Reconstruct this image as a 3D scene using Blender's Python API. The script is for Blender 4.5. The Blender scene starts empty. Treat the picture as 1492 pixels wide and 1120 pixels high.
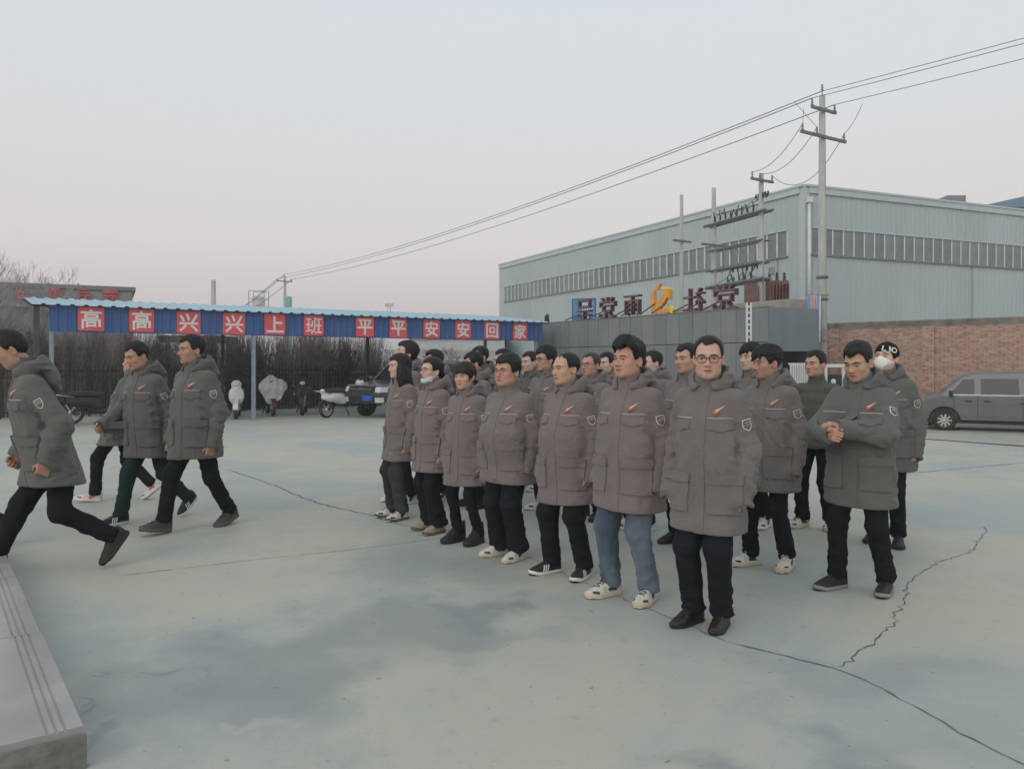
import bpy, bmesh, math, random
import numpy as np
from mathutils import Vector, Matrix
from mathutils.bvhtree import BVHTree

SC = bpy.context.scene
# ------------------------------------------------------------------ camera
F_PX, CX, HY, CAM_H = 1150.0, 746.0, 529.0, 1.58     # focal length, centre column and horizon row in photo pixels, eye height in metres
cam_d = bpy.data.cameras.new('camera'); cam = bpy.data.objects.new('camera', cam_d); SC.collection.objects.link(cam)
cam.location = (0, 0, CAM_H); cam.rotation_euler = (math.radians(90), 0, 0)
cam_d.sensor_width = 36.0; cam_d.lens = 36.0*F_PX/1492.0
cam_d.shift_y = -(560.0-HY)/1492.0
cam_d.clip_start = 0.05; cam_d.clip_end = 3000
SC.camera = cam
# ------------------------------------------------------------------ sky and sun
W = bpy.data.worlds.new('World'); SC.world = W; W.use_nodes = True
wn = W.node_tree.nodes; wl = W.node_tree.links
bg = wn['Background']
sky = wn.new('ShaderNodeTexSky'); sky.sky_type = 'NISHITA'; sky.sun_disc = False
SUN_EL, SUN_AZ = math.radians(26.0), math.radians(215.0)     # behind the camera, to its left
sky.sun_elevation = SUN_EL; sky.sun_rotation = SUN_AZ
sky.air_density = 1.4; sky.dust_density = 5.0; sky.ozone_density = 1.0
# thin even overcast veil in front of the clear sky, the same all the way round
geo = wn.new('ShaderNodeNewGeometry'); sep = wn.new('ShaderNodeSeparateXYZ')
tcw = wn.new('ShaderNodeTexCoord'); wl.new(tcw.outputs['Generated'], sep.inputs[0])
ramp = wn.new('ShaderNodeValToRGB'); wl.new(sep.outputs['Z'], ramp.inputs['Fac'])
cr = ramp.color_ramp; cr.interpolation = 'EASE'
cr.elements[0].position = 0.0; cr.elements[0].color = (0.700, 0.645, 0.655, 1)
cr.elements[1].position = 1.0; cr.elements[1].color = (0.66, 0.76, 0.82, 1)
for p, c in ((0.06, (0.735, 0.675, 0.676)), (0.16, (0.785, 0.745, 0.740)), (0.30, (0.765, 0.782, 0.800)), (0.50, (0.72, 0.785, 0.825))):
    e = cr.elements.new(p); e.color = (*c, 1)
veil = wn.new('ShaderNodeVectorMath'); veil.operation = 'SCALE'; veil.inputs['Scale'].default_value = 10.0
wl.new(ramp.outputs['Color'], veil.inputs[0])
mixw = wn.new('ShaderNodeMix'); mixw.data_type = 'RGBA'; mixw.inputs['Factor'].default_value = 0.93
wl.new(sky.outputs['Color'], mixw.inputs['A']); wl.new(veil.outputs[0], mixw.inputs['B'])
wl.new(mixw.outputs['Result'], bg.inputs['Color']); bg.inputs['Strength'].default_value = 0.1
sd = bpy.data.lights.new('sun', 'SUN'); sd.energy = 0.8; sd.angle = math.radians(40); sd.color = (1.0, 0.93, 0.88)
sun = bpy.data.objects.new('sun', sd); SC.collection.objects.link(sun)
sun.rotation_euler = (math.radians(90)-SUN_EL, 0, math.radians(180)-SUN_AZ)
vs = SC.view_settings; vs.view_transform = 'Standard'; vs.look = 'None'; vs.exposure = 0.0; vs.gamma = 1.0; vs.use_curve_mapping = False
# ------------------------------------------------------------------ helpers
COL = bpy.context.scene.collection
RNG = np.random.RandomState(7)
TAB = RNG.rand(32, 32, 32).astype(np.float32)

def vnoise(x, y, z):
    xi = np.floor(x).astype(np.int32); yi = np.floor(y).astype(np.int32); zi = np.floor(z).astype(np.int32)
    fx = x - xi; fy = y - yi; fz = z - zi
    fx = fx*fx*(3-2*fx); fy = fy*fy*(3-2*fy); fz = fz*fz*(3-2*fz)
    x0 = xi & 31; y0 = yi & 31; z0 = zi & 31
    x1 = (x0+1) & 31; y1 = (y0+1) & 31; z1 = (z0+1) & 31
    a = TAB[x0, y0, z0]*(1-fx)+TAB[x1, y0, z0]*fx
    b = TAB[x0, y1, z0]*(1-fx)+TAB[x1, y1, z0]*fx
    c = TAB[x0, y0, z1]*(1-fx)+TAB[x1, y0, z1]*fx
    d = TAB[x0, y1, z1]*(1-fx)+TAB[x1, y1, z1]*fx
    return (a*(1-fy)+b*fy)*(1-fz)+(c*(1-fy)+d*fy)*fz

def sstep(a, b, x):
    t = np.clip((x-a)/(b-a), 0, 1)
    return t*t*(3-2*t)

def smin(a, b, k):
    h = np.clip(0.5+0.5*(b-a)/k, 0, 1)
    return b*(1-h)+a*h-k*h*(1-h)

def smax(a, b, k):
    return -smin(-a, -b, k)

def ell(X, Y, Z, c, r):
    q = np.sqrt(((X-c[0])/r[0])**2+((Y-c[1])/r[1])**2+((Z-c[2])/r[2])**2)
    return (q-1)*min(r)

def cone(X, Y, Z, a, b, ra, rb, want_t=False):
    a = np.asarray(a, np.float32); b = np.asarray(b, np.float32); d = b-a; L2 = float(d@d)+1e-9
    t = ((X-a[0])*d[0]+(Y-a[1])*d[1]+(Z-a[2])*d[2])/L2
    tc = np.clip(t, 0, 1)
    dist = np.sqrt((X-a[0]-tc*d[0])**2+(Y-a[1]-tc*d[1])**2+(Z-a[2]-tc*d[2])**2)-(ra+(rb-ra)*tc)
    return (dist, t) if want_t else dist

def surf(f, lo, hi, h, disp=None, band=0.03, post=None):
    """surface nets of an implicit shape -> (verts Nx3, quads Mx4)"""
    ax = [np.arange(lo[i], hi[i]+h, h, dtype=np.float32) for i in range(3)]
    X, Y, Z = np.meshgrid(*ax, indexing='ij')
    F = f(X, Y, Z).astype(np.float32)
    if disp is not None:
        m = np.abs(F) < band
        F[m] -= disp(X[m], Y[m], Z[m])
    if post is not None: F = post(F, X, Y, Z).astype(np.float32)
    I = F < 0
    nx, ny, nz = F.shape
    cnt = np.zeros((nx-1, ny-1, nz-1), np.int8)
    P = np.zeros((3, nx-1, ny-1, nz-1), np.float32)
    def sl(o):
        return tuple(slice(o[k], F.shape[k]-1+o[k]) for k in range(3))
    for axis in range(3):
        others = [k for k in range(3) if k != axis]
        for u in (0, 1):
            for v in (0, 1):
                o0 = [0, 0, 0]; o0[others[0]] = u; o0[others[1]] = v
                o1 = list(o0); o1[axis] = 1
                A = F[sl(o0)]; B = F[sl(o1)]
                cr = (I[sl(o0)] != I[sl(o1)])
                if not cr.any(): continue
                t = A[cr]/(A[cr]-B[cr])
                cnt[cr] += 1
                for k in range(3):
                    P[k][cr] += t if k == axis else o0[k]
    mask = cnt > 0
    idx = -np.ones(cnt.shape, np.int64); n = int(mask.sum()); idx[mask] = np.arange(n)
    ii = np.argwhere(mask)
    V = np.empty((n, 3), np.float32)
    for k in range(3):
        V[:, k] = lo[k]+h*(ii[:, k]+P[k][mask]/cnt[mask])
    Q = []
    for axis in range(3):
        b = (axis+1) % 3; c = (axis+2) % 3
        s0 = [slice(1, -1)]*3; s1 = [slice(1, -1)]*3
        s0[axis] = slice(0, -1); s1[axis] = slice(1, None)
        a0 = I[tuple(s0)]; a1 = I[tuple(s1)]
        e = np.argwhere(a0 != a1)
        if len(e) == 0: continue
        flip = ~a0[a0 != a1]
        e[:, b] += 1; e[:, c] += 1
        def cell(db, dc):
            q = e.copy(); q[:, b] += db; q[:, c] += dc
            return idx[q[:, 0], q[:, 1], q[:, 2]]
        q = np.stack([cell(-1, -1), cell(0, -1), cell(0, 0), cell(-1, 0)], 1)
        q[flip] = q[flip][:, ::-1]
        Q.append(q)
    Q = np.concatenate(Q)
    Q = Q[(Q >= 0).all(1)]
    return V, Q

def np_mesh(name, V, Q, smooth=True, mats=(), mi=None):
    me = bpy.data.meshes.new(name)
    V = np.ascontiguousarray(V, np.float32); Q = np.ascontiguousarray(Q, np.int32)
    k = Q.shape[1]
    me.vertices.add(len(V)); me.vertices.foreach_set('co', V.ravel())
    me.loops.add(Q.size); me.loops.foreach_set('vertex_index', Q.ravel())
    me.polygons.add(len(Q)); me.polygons.foreach_set('loop_start', np.arange(0, Q.size, k, dtype=np.int32))
    me.polygons.foreach_set('loop_total', np.full(len(Q), k, np.int32))
    me.polygons.foreach_set('use_smooth', np.full(len(Q), smooth, bool))
    for m in mats: me.materials.append(m)
    if mi is not None: me.polygons.foreach_set('material_index', np.asarray(mi, np.int32))
    me.update(calc_edges=True)
    return me

def link(name, me, parent=None, **props):
    o = bpy.data.objects.new(name, me); COL.objects.link(o)
    if parent is not None: o.parent = parent
    for k, v in props.items():
        if v is not None: o[k] = v
    return o

def empty(name, loc=(0, 0, 0), rz=0.0, label=None, category=None, group=None):
    o = bpy.data.objects.new(name, None); COL.objects.link(o)
    o.location = loc; o.rotation_euler = (0, 0, rz); o.empty_display_size = 0.1
    if label: o['label'] = label
    if category: o['category'] = category
    if group: o['group'] = group
    return o

class MB:
    """collects shapes for one mesh"""
    def __init__(s): s.v = []; s.f = []; s.m = []; s.sm = []
    def add(s, V, F, mi=0, smooth=False):
        n = len(s.v); s.v += [tuple(map(float, p)) for p in V]
        for f in F: s.f.append(tuple(n+int(i) for i in f)); s.m.append(mi); s.sm.append(smooth)
        return s
    def box(s, c, d, rot=None, mi=0, taper=(1, 1)):
        x, y, z = d[0]/2, d[1]/2, d[2]/2
        tx, ty = taper
        V = [(-x, -y, -z), (x, -y, -z), (x, y, -z), (-x, y, -z), (-x*tx, -y*ty, z), (x*tx, -y*ty, z), (x*tx, y*ty, z), (-x*tx, y*ty, z)]
        V = [Vector(p) for p in V]
        if rot is not None: V = [rot @ p for p in V]
        c = Vector(c)
        return s.add([p+c for p in V], [(0, 3, 2, 1), (4, 5, 6, 7), (0, 1, 5, 4), (1, 2, 6, 5), (2, 3, 7, 6), (3, 0, 4, 7)], mi)
    def bx(s, x0, x1, y0, y1, z0, z1, mi=0):
        return s.box(((x0+x1)/2, (y0+y1)/2, (z0+z1)/2), (x1-x0, y1-y0, z1-z0), mi=mi)
    def tube(s, pts, r, n=8, mi=0, cap=True, smooth=True, closed=False):
        pts = [Vector(p) for p in pts]; N = len(pts)
        rs = r if hasattr(r, '__len__') else [r]*N
        V = []; F = []
        prev = None
        for i, p in enumerate(pts):
            if closed: d = pts[(i+1) % N]-pts[i-1]
            else: d = (pts[min(i+1, N-1)]-pts[max(i-1, 0)])
            d.normalize()
            if prev is None:
                up = Vector((0, 0, 1)) if abs(d.z) < 0.9 else Vector((1, 0, 0))
                u = d.cross(up).normalized()
            else:
                u = (prev-d*prev.dot(d))
                u = u.normalized() if u.length > 1e-6 else d.orthogonal().normalized()
            prev = u; w = d.cross(u)
            for k in range(n):
                a = 2*math.pi*k/n
                V.append(p+(u*math.cos(a)+w*math.sin(a))*rs[i])
        M = N if closed else N-1
        for i in range(M):
            j = (i+1) % N
            for k in range(n):
                k2 = (k+1) % n
                F.append((i*n+k, i*n+k2, j*n+k2, j*n+k))
        if cap and not closed:
            F.append(tuple(range(n))[::-1]); F.append(tuple((N-1)*n+k for k in range(n)))
        return s.add(V, F, mi, smooth)
    def lathe(s, prof, c=(0, 0, 0), axis='z', n=20, mi=0, smooth=True):
        V = []; F = []; c = Vector(c); N = len(prof)
        for (r, h) in prof:
            for k in range(n):
                a = 2*math.pi*k/n; x = r*math.cos(a); y = r*math.sin(a)
                V.append(c+Vector({'z': (x, y, h), 'x': (h, x, y), 'y': (y, h, x)}[axis]))
        for i in range(N-1):
            for k in range(n):
                k2 = (k+1) % n; F.append((i*n+k, i*n+k2, (i+1)*n+k2, (i+1)*n+k))
        return s.add(V, F, mi, smooth)
    def prism(s, poly, y0, y1, mi=0, axis='y'):
        """polygon in (x,z) extruded along y (or (y,z) along x)"""
        n = len(poly)
        mk = (lambda a, b, t: (a, t, b)) if axis == 'y' else (lambda a, b, t: (t, a, b))
        if axis == 'z': mk = lambda a, b, t: (a, b, t)
        V = [mk(a, b, y0) for a, b in poly]+[mk(a, b, y1) for a, b in poly]
        F = [tuple(range(n)), tuple(range(2*n-1, n-1, -1))]
        for i in range(n):
            j = (i+1) % n; F.append((i, i+n, j+n, j))
        return s.add(V, F, mi)
    def build(s, name, mats, parent=None, bevel=0, fix=True, **props):
        me = bpy.data.meshes.new(name)
        me.from_pydata(s.v, [], s.f)
        if not isinstance(mats, (list, tuple)): mats = [mats]
        for m in mats: me.materials.append(m)
        me.polygons.foreach_set('material_index', s.m); me.polygons.foreach_set('use_smooth', s.sm)
        if fix or bevel:
            bm = bmesh.new(); bm.from_mesh(me)
            if bevel:
                bmesh.ops.bevel(bm, geom=[e for e in bm.edges if len(e.link_faces) == 2 and e.calc_face_angle(0) > 0.6], offset=bevel, segments=2, profile=0.6, affect='EDGES', clamp_overlap=True)
            bmesh.ops.recalc_face_normals(bm, faces=bm.faces)
            bm.to_mesh(me); bm.free()
        me.update()
        return link(name, me, parent, **props)

# ---- materials
def nt_new(name):
    m = bpy.data.materials.new(name); m.use_nodes = True
    nt = m.node_tree; b = nt.nodes['Principled BSDF']
    return m, nt, b

def srgb(r, g, b):
    f = lambda c: (c/12.92 if c <= .04045 else ((c+.055)/1.055)**2.4)
    return (f(r/255), f(g/255), f(b/255))

def mat(name, col, rough=0.6, metal=0.0, var=0.12, vscale=3.0, bump=0.0, bscale=40.0, spec=0.5, detail=5.0, dirt=None, dscale=1.5, coat=0.0, stretch=None):
    """base colour with two scales of procedural variation, optional dirt colour and bump"""
    m, nt, b = nt_new(name); N = nt.nodes; L = nt.links
    tc = N.new('ShaderNodeTexCoord')
    src = tc.outputs['Object']
    if stretch:
        mp = N.new('ShaderNodeMapping'); mp.inputs['Scale'].default_value = stretch
        L.new(src, mp.inputs['Vector']); src = mp.outputs['Vector']
    n1 = N.new('ShaderNodeTexNoise'); n1.inputs['Scale'].default_value = vscale; n1.inputs['Detail'].default_value = detail
    L.new(src, n1.inputs['Vector'])
    mr = N.new('ShaderNodeMapRange'); mr.inputs['From Min'].default_value = 0.3; mr.inputs['From Max'].default_value = 0.7
    mr.inputs['To Min'].default_value = 1-var; mr.inputs['To Max'].default_value = 1+var
    L.new(n1.outputs['Fac'], mr.inputs['Value'])
    mx = N.new('ShaderNodeVectorMath'); mx.operation = 'SCALE'; mx.inputs[0].default_value = col[:3]
    L.new(mr.outputs['Result'], mx.inputs['Scale'])
    out = mx.outputs[0]
    if dirt:
        n2 = N.new('ShaderNodeTexNoise'); n2.inputs['Scale'].default_value = dscale; n2.inputs['Detail'].default_value = 8; n2.inputs['Roughness'].default_value = 0.65
        L.new(src, n2.inputs['Vector'])
        r2 = N.new('ShaderNodeMapRange'); r2.inputs['From Min'].default_value = 0.48; r2.inputs['From Max'].default_value = 0.72; r2.inputs['To Max'].default_value = dirt[1]
        L.new(n2.outputs['Fac'], r2.inputs['Value'])
        mm = N.new('ShaderNodeMix'); mm.data_type = 'RGBA'
        L.new(r2.outputs['Result'], mm.inputs['Factor']); L.new(out, mm.inputs['A']); mm.inputs['B'].default_value = (*dirt[0], 1)
        out = mm.outputs['Result']
    L.new(out, b.inputs['Base Color'])
    b.inputs['Roughness'].default_value = rough; b.inputs['Metallic'].default_value = metal
    b.inputs['Specular IOR Level'].default_value = spec
    if coat: b.inputs['Coat Weight'].default_value = coat; b.inputs['Coat Roughness'].default_value = 0.08
    if bump:
        n3 = N.new('ShaderNodeTexNoise'); n3.inputs['Scale'].default_value = bscale; n3.inputs['Detail'].default_value = 3
        L.new(src, n3.inputs['Vector'])
        bp = N.new('ShaderNodeBump'); bp.inputs['Strength'].default_value = bump; bp.inputs['Distance'].default_value = 0.01
        L.new(n3.outputs['Fac'], bp.inputs['Height']); L.new(bp.outputs['Normal'], b.inputs['Normal'])
    return m
# ------------------------------------------------------------------ photo pixel -> place
def ss(a, b, x):
    t = min(1, max(0, (x-a)/(b-a))); return t*t*(3-2*t)
DRAIN = ((9.07, 17.7), (10.18, 15.7))
def gz(x, y):
    """ground height: level where the people stand, falling gently to the shed and to the road by the gate"""
    z = -.20*ss(10.5, 24, y)
    s = (x-9.07)*.874+(y-17.7)*.485
    return z-.20*ss(.2, 6, s)
def gp(px, py):
    """ground point under a photo pixel"""
    h = 0.0
    for _ in range(12):
        y = F_PX*(CAM_H-h)/(py-HY); x = (px-CX)/F_PX*y; h = gz(x, y)
    return Vector((x, y, h))
def xd(px, d): return (px-CX)/F_PX*d
def zd(py, d): return CAM_H-(py-HY)*d/F_PX

# ------------------------------------------------------------------ ground
def concrete_mat():
    m, nt, b = nt_new('yard_concrete'); N = nt.nodes; L = nt.links
    tc = N.new('ShaderNodeTexCoord'); P = tc.outputs['Object']
    def noise(scale, detail=6, rough=.6, dist=0.0):
        n = N.new('ShaderNodeTexNoise'); n.inputs['Scale'].default_value = scale; n.inputs['Detail'].default_value = detail; n.inputs['Roughness'].default_value = rough; n.inputs['Distortion'].default_value = dist
        L.new(P, n.inputs['Vector']); return n.outputs['Fac']
    def rng(v, a, b_, c=0.0, d=1.0):
        r = N.new('ShaderNodeMapRange'); r.inputs['From Min'].default_value = a; r.inputs['From Max'].default_value = b_; r.inputs['To Min'].default_value = c; r.inputs['To Max'].default_value = d
        r.interpolation_type = 'SMOOTHSTEP'; L.new(v, r.inputs['Value']); return r.outputs['Result']
    def mix(f, a, b_):
        x = N.new('ShaderNodeMix'); x.data_type = 'RGBA'
        if isinstance(f, float): x.inputs['Factor'].default_value = f
        else: L.new(f, x.inputs['Factor'])
        for s_, v in (('A', a), ('B', b_)):
            if isinstance(v, tuple): x.inputs[s_].default_value = (*v, 1)
            else: L.new(v, x.inputs[s_])
        return x.outputs['Result']
    def mul(a, b_):
        x = N.new('ShaderNodeMath'); x.operation = 'MULTIPLY'
        for i, v in enumerate((a, b_)):
            if isinstance(v, float): x.inputs[i].default_value = v
            else: L.new(v, x.inputs[i])
        return x.outputs[0]
    warm, cool, dark = (0.480, 0.458, 0.380), (0.385, 0.412, 0.392), (0.245, 0.275, 0.280)
    c = mix(rng(noise(.45, 5, .55, .6), .38, .58), cool, warm)
    c = mix(mul(rng(noise(1.3, 6, .6, .4), .50, .75), .5), c, (0.455, 0.455, 0.425))
    # damp stains: own shapes on the slab
    nz = noise(1.7, 5, .6)
    wob = N.new('ShaderNodeVectorMath'); wob.operation = 'SCALE'; wob.inputs[0].default_value = (1, 1, 0)
    nb = N.new('ShaderNodeTexNoise'); nb.inputs['Scale'].default_value = 1.3; nb.inputs['Detail'].default_value = 8; L.new(P, nb.inputs['Vector'])
    sb = N.new('ShaderNodeVectorMath'); sb.operation = 'SUBTRACT'; L.new(nb.outputs['Color'], sb.inputs[0]); sb.inputs[1].default_value = (.5, .5, .5)
    s2 = N.new('ShaderNodeVectorMath'); s2.operation = 'SCALE'; L.new(sb.outputs[0], s2.inputs[0]); s2.inputs['Scale'].default_value = 2.3
    ad = N.new('ShaderNodeVectorMath'); ad.operation = 'ADD'; L.new(P, ad.inputs[0]); L.new(s2.outputs[0], ad.inputs[1])
    for (px, py, rx, ry, k) in ((430, 960, .75, .55, .75), (600, 905, .9, .45, .7), (720, 890, .35, .35, .75), (1180, 1120, .75, .30, .70), (700, 820, 1.3, .7, .45), (1240, 975, .7, .4, .4), (250, 1010, .7, .5, .5), (1120, 800, 1.5, 1.2, .35), (60, 760, 1.0, 2.0, .3), (165, 1003, .10, .05, .9), (140, 1012, .16, .03, .7), (235, 995, .12, .03, .6), (120, 1075, .10, .18, .6)):
        p = gp(px, py)
        mp = N.new('ShaderNodeMapping'); mp.vector_type = 'TEXTURE'; mp.inputs['Location'].default_value = (p.x, p.y, 0); mp.inputs['Scale'].default_value = (rx, ry, 50)
        L.new(ad.outputs[0], mp.inputs['Vector'])
        ln = N.new('ShaderNodeVectorMath'); ln.operation = 'LENGTH'; L.new(mp.outputs['Vector'], ln.inputs[0])
        f = rng(ln.outputs['Value'], 1.15, .35, 0.0, k)
        c = mix(f, c, dark)
    for (px, py, rx, ry, k) in ((860, 980, 1.0, .5, .55), (360, 890, .6, .3, .5), (330, 1035, .14, .09, .5), (430, 780, 1.6, 1.2, .35)):
        p = gp(px, py)
        mp = N.new('ShaderNodeMapping'); mp.vector_type = 'TEXTURE'; mp.inputs['Location'].default_value = (p.x, p.y, 0); mp.inputs['Scale'].default_value = (rx, ry, 50)
        L.new(ad.outputs[0], mp.inputs['Vector'])
        ln = N.new('ShaderNodeVectorMath'); ln.operation = 'LENGTH'; L.new(mp.outputs['Vector'], ln.inputs[0])
        c = mix(rng(ln.outputs['Value'], 1.1, .3, 0.0, k), c, (0.50, 0.475, 0.395))
    c = mix(mul(rng(noise(9, 6, .7), .55, .72), .22), c, (0.19, 0.20, 0.19))
    c = mix(mul(rng(noise(.9, 7, .65, 1.5), .52, .70), .55), c, (0.325, 0.358, 0.342))
    c = mix(mul(rng(noise(60, 3, .6), .55, .72), .22), c, (0.22, 0.22, 0.21))
    c = mix(mul(rng(noise(17, 2, .5), .70, .76), .55), c, (0.13, 0.13, 0.125))
    L.new(c, b.inputs['Base Color'])
    rr = rng(noise(1.3, 6), .35, .7, .55, .85); L.new(rr, b.inputs['Roughness'])
    b.inputs['Specular IOR Level'].default_value = .35
    bp = N.new('ShaderNodeBump'); bp.inputs['Strength'].default_value = .35; bp.inputs['Distance'].default_value = .004
    L.new(noise(90, 6, .7), bp.inputs['Height']); L.new(bp.outputs['Normal'], b.inputs['Normal'])
    return m

M = {}
def make_ground():
    xs = sorted(set([-900, -400, -200, -100, -60, -40, -30]+[i*.75 for i in range(-32, 45)]+[35, 40, 50, 70, 100, 200, 400, 900]))
    ys = sorted(set([-60, -20, -5, 0]+[i*.6 for i in range(1, 70)]+[44, 48, 55, 65, 80, 100, 150, 250, 400, 700, 1200]))
    V = np.array([(x, y, gz(x, y)) for y in ys for x in xs]); n = len(xs)
    Q = np.array([(j*n+i, j*n+i+1, (j+1)*n+i+1, (j+1)*n+i) for j in range(len(ys)-1) for i in range(n-1)])
    g = link('ground', np_mesh('ground', V, Q, True, [concrete_mat()]), kind='structure')
    r = random.Random(4)
    def crack(name, pts, w, jit, m, sub=14):
        P = [gp(*p) for p in pts]; C = []
        for a, b in zip(P, P[1:]):
            nseg = max(3, int((b-a).length/.05)); nseg = min(nseg, sub*3)
            dd = (b-a); side = Vector((-dd.y, dd.x, 0)).normalized()
            for k in range(nseg):
                t = k/nseg; C.append(a+dd*t+side*r.gauss(0, jit))
        C.append(P[-1]); mb = MB(); VV = []; FF = []
        for i, p in enumerate(C):
            dd = C[min(i+1, len(C)-1)]-C[max(i-1, 0)]; side = Vector((-dd.y, dd.x, 0)).normalized()
            ww = w*r.uniform(.35, 1.2)*(0.3 if i in (0, len(C)-1) else 1)
            z = gz(p.x, p.y)+.004
            VV += [(p.x-side.x*ww, p.y-side.y*ww, z), (p.x+side.x*ww, p.y+side.y*ww, z)]
        FF = [(2*i, 2*i+1, 2*i+3, 2*i+2) for i in range(len(C)-1)]
        mb.add(VV, FF); mb.build(name, m, g)
    mc = mat('crack_dirt', (0.075, 0.077, 0.072), rough=.95, var=.3, vscale=20); mj = mat('joint_filler', (0.16, 0.165, 0.155), rough=.95, var=.3, vscale=12)
    crack('crack', [(1060, 935), (1120, 950), (1165, 961), (1215, 973), (1258, 990), (1300, 1012), (1345, 1035), (1400, 1068), (1450, 1093), (1505, 1120)], .0042, .004, mc)
    crack('crack', [(1217, 972), (1243, 963), (1247, 952), (1275, 935), (1298, 915), (1306, 893), (1318, 872), (1324, 848), (1352, 828), (1380, 815), (1415, 805), (1430, 785), (1440, 765)], .0032, .013, mc, 20)
    crack('crack', [(330, 684), (372, 697), (402, 708), (440, 724), (470, 735), (530, 748), (575, 762), (640, 776)], .008, .012, mj)
    crack('crack', [(640, 775), (700, 788), (770, 812), (830, 840), (1060, 935)], .004, .006, mj)
    crack('expansion_joint', [(180, 838), (400, 812), (520, 800), (640, 784), (715, 777)], .004, .002, mj)
    crack('expansion_joint', [(1100, 690), (1300, 692), (1492, 674)], .010, .002, mj)
    crack('expansion_joint', [(105, 655), (135, 651)], .008, .002, mj)
    # drain slot across the gateway
    mb = MB(); a = gp(1250, 632); bq = gp(1560, 655.5); dd = (bq-a); sd_ = Vector((-dd.y, dd.x, 0)).normalized()
    nn = 24; VV = []
    for i in range(nn+1):
        p = a+dd*i/nn; q1 = p+sd_*.09; q2 = p-sd_*.09
        VV += [(q1.x, q1.y, gz(q1.x, q1.y)+.006), (q2.x, q2.y, gz(q2.x, q2.y)+.006)]
    mb.add(VV, [(2*i, 2*i+1, 2*i+3, 2*i+2) for i in range(nn)]); mb.build('drain_slot', mat('drain_iron', (0.045, 0.047, 0.05), rough=.7), g)
    # beige road beyond the drain
    rm = mat('road_concrete', (0.40, 0.385, 0.325), rough=.9, var=.10, vscale=.6, dirt=((0.27, 0.26, 0.22), .6), dscale=.9, bump=.3, bscale=60)
    VV = []; FF = []; A0 = Vector((6.5, 22.3, 0)); U = Vector((.485, -.874, 0)); Nn = Vector((.874, .485, 0)); nu, nv = 40, 24
    for j in range(nv+1):
        for i in range(nu+1):
            p = A0+U*(i*1.0-6)+Nn*(j*.55+.10); VV.append((p.x, p.y, gz(p.x, p.y)+.004))
    FF = [(j*(nu+1)+i, j*(nu+1)+i+1, (j+1)*(nu+1)+i+1, (j+1)*(nu+1)+i) for j in range(nv) for i in range(nu)]
    MB().add(VV, FF, smooth=True).build('road', rm, kind='structure')

# ------------------------------------------------------------------ granite step, bottom left
def make_step():
    a = Vector((xd(126, 3.09), 3.09, 0)); far = Vector((xd(20, 5.43), 5.43, 0))
    e = (far-a); e.normalize(); inn = Vector((-e.y, e.x, 0))
    if inn.x > 0: inn = -inn
    root = empty('granite_step', (a.x, a.y, 0), 0, 'low pinkish grey granite step with three grooves along its edge', 'step')
    gm = mat('polished_granite', (0.36, 0.335, 0.335), rough=.32, var=.16, vscale=2.2, dirt=((0.47, 0.45, 0.45), .8), dscale=2.0, spec=.5)
    # fine mineral speckle
    cm = mat('rough_concrete_riser', (0.20, 0.20, 0.175), rough=.95, var=.35, vscale=7, dirt=((0.07, 0.07, 0.06), .9), dscale=5, bump=.6, bscale=30)
    prof = [(0, .0), (0, .158), (.006, .164)]
    for k in range(3):
        c0 = .060+k*.030; prof += [(c0, .164), (c0+.003, .158), (c0+.009, .158), (c0+.012, .164)]
    prof += [(1.25, .164), (1.25, 0)]
    L = 4.2
    def slab(t0, t1, dx=0.0):
        mb = MB(); V = []
        for t in (t0, t1):
            for (u, z) in prof:
                p = e*t+inn*(u+.006*(1 if t == t0 else 0)); V.append((p.x, p.y, z))
        n = len(prof); F = [(i, i+1, n+i+1, n+i) for i in range(n-1)]+[tuple(range(n)), tuple(range(2*n-1, n-1, -1))]
        mb.add(V, F); return mb
    t = 0.0
    for w in (1.35, 1.35, 1.5):
        slab(t+.003, t+w-.003).build('granite_slab', gm, root); t += w
    # rough riser under the near end
    mb = MB(); q = [e*(-.012), e*(-.012)+inn*1.24, e*.0+inn*1.24, e*.0]
    V = [(p.x, p.y, z) for z in (-.02, .135) for p in q]
    mb.add(V, [(0, 1, 2, 3), (4, 5, 6, 7), (0, 1, 5, 4), (1, 2, 6, 5), (2, 3, 7, 6), (3, 0, 4, 7)]); mb.build('riser', cm, root)

# ------------------------------------------------------------------ parking shed
def dir_rot(d):   # rotation about z taking +X to d
    return Matrix.Rotation(math.atan2(d.y, d.x), 3, 'Z')

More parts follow.
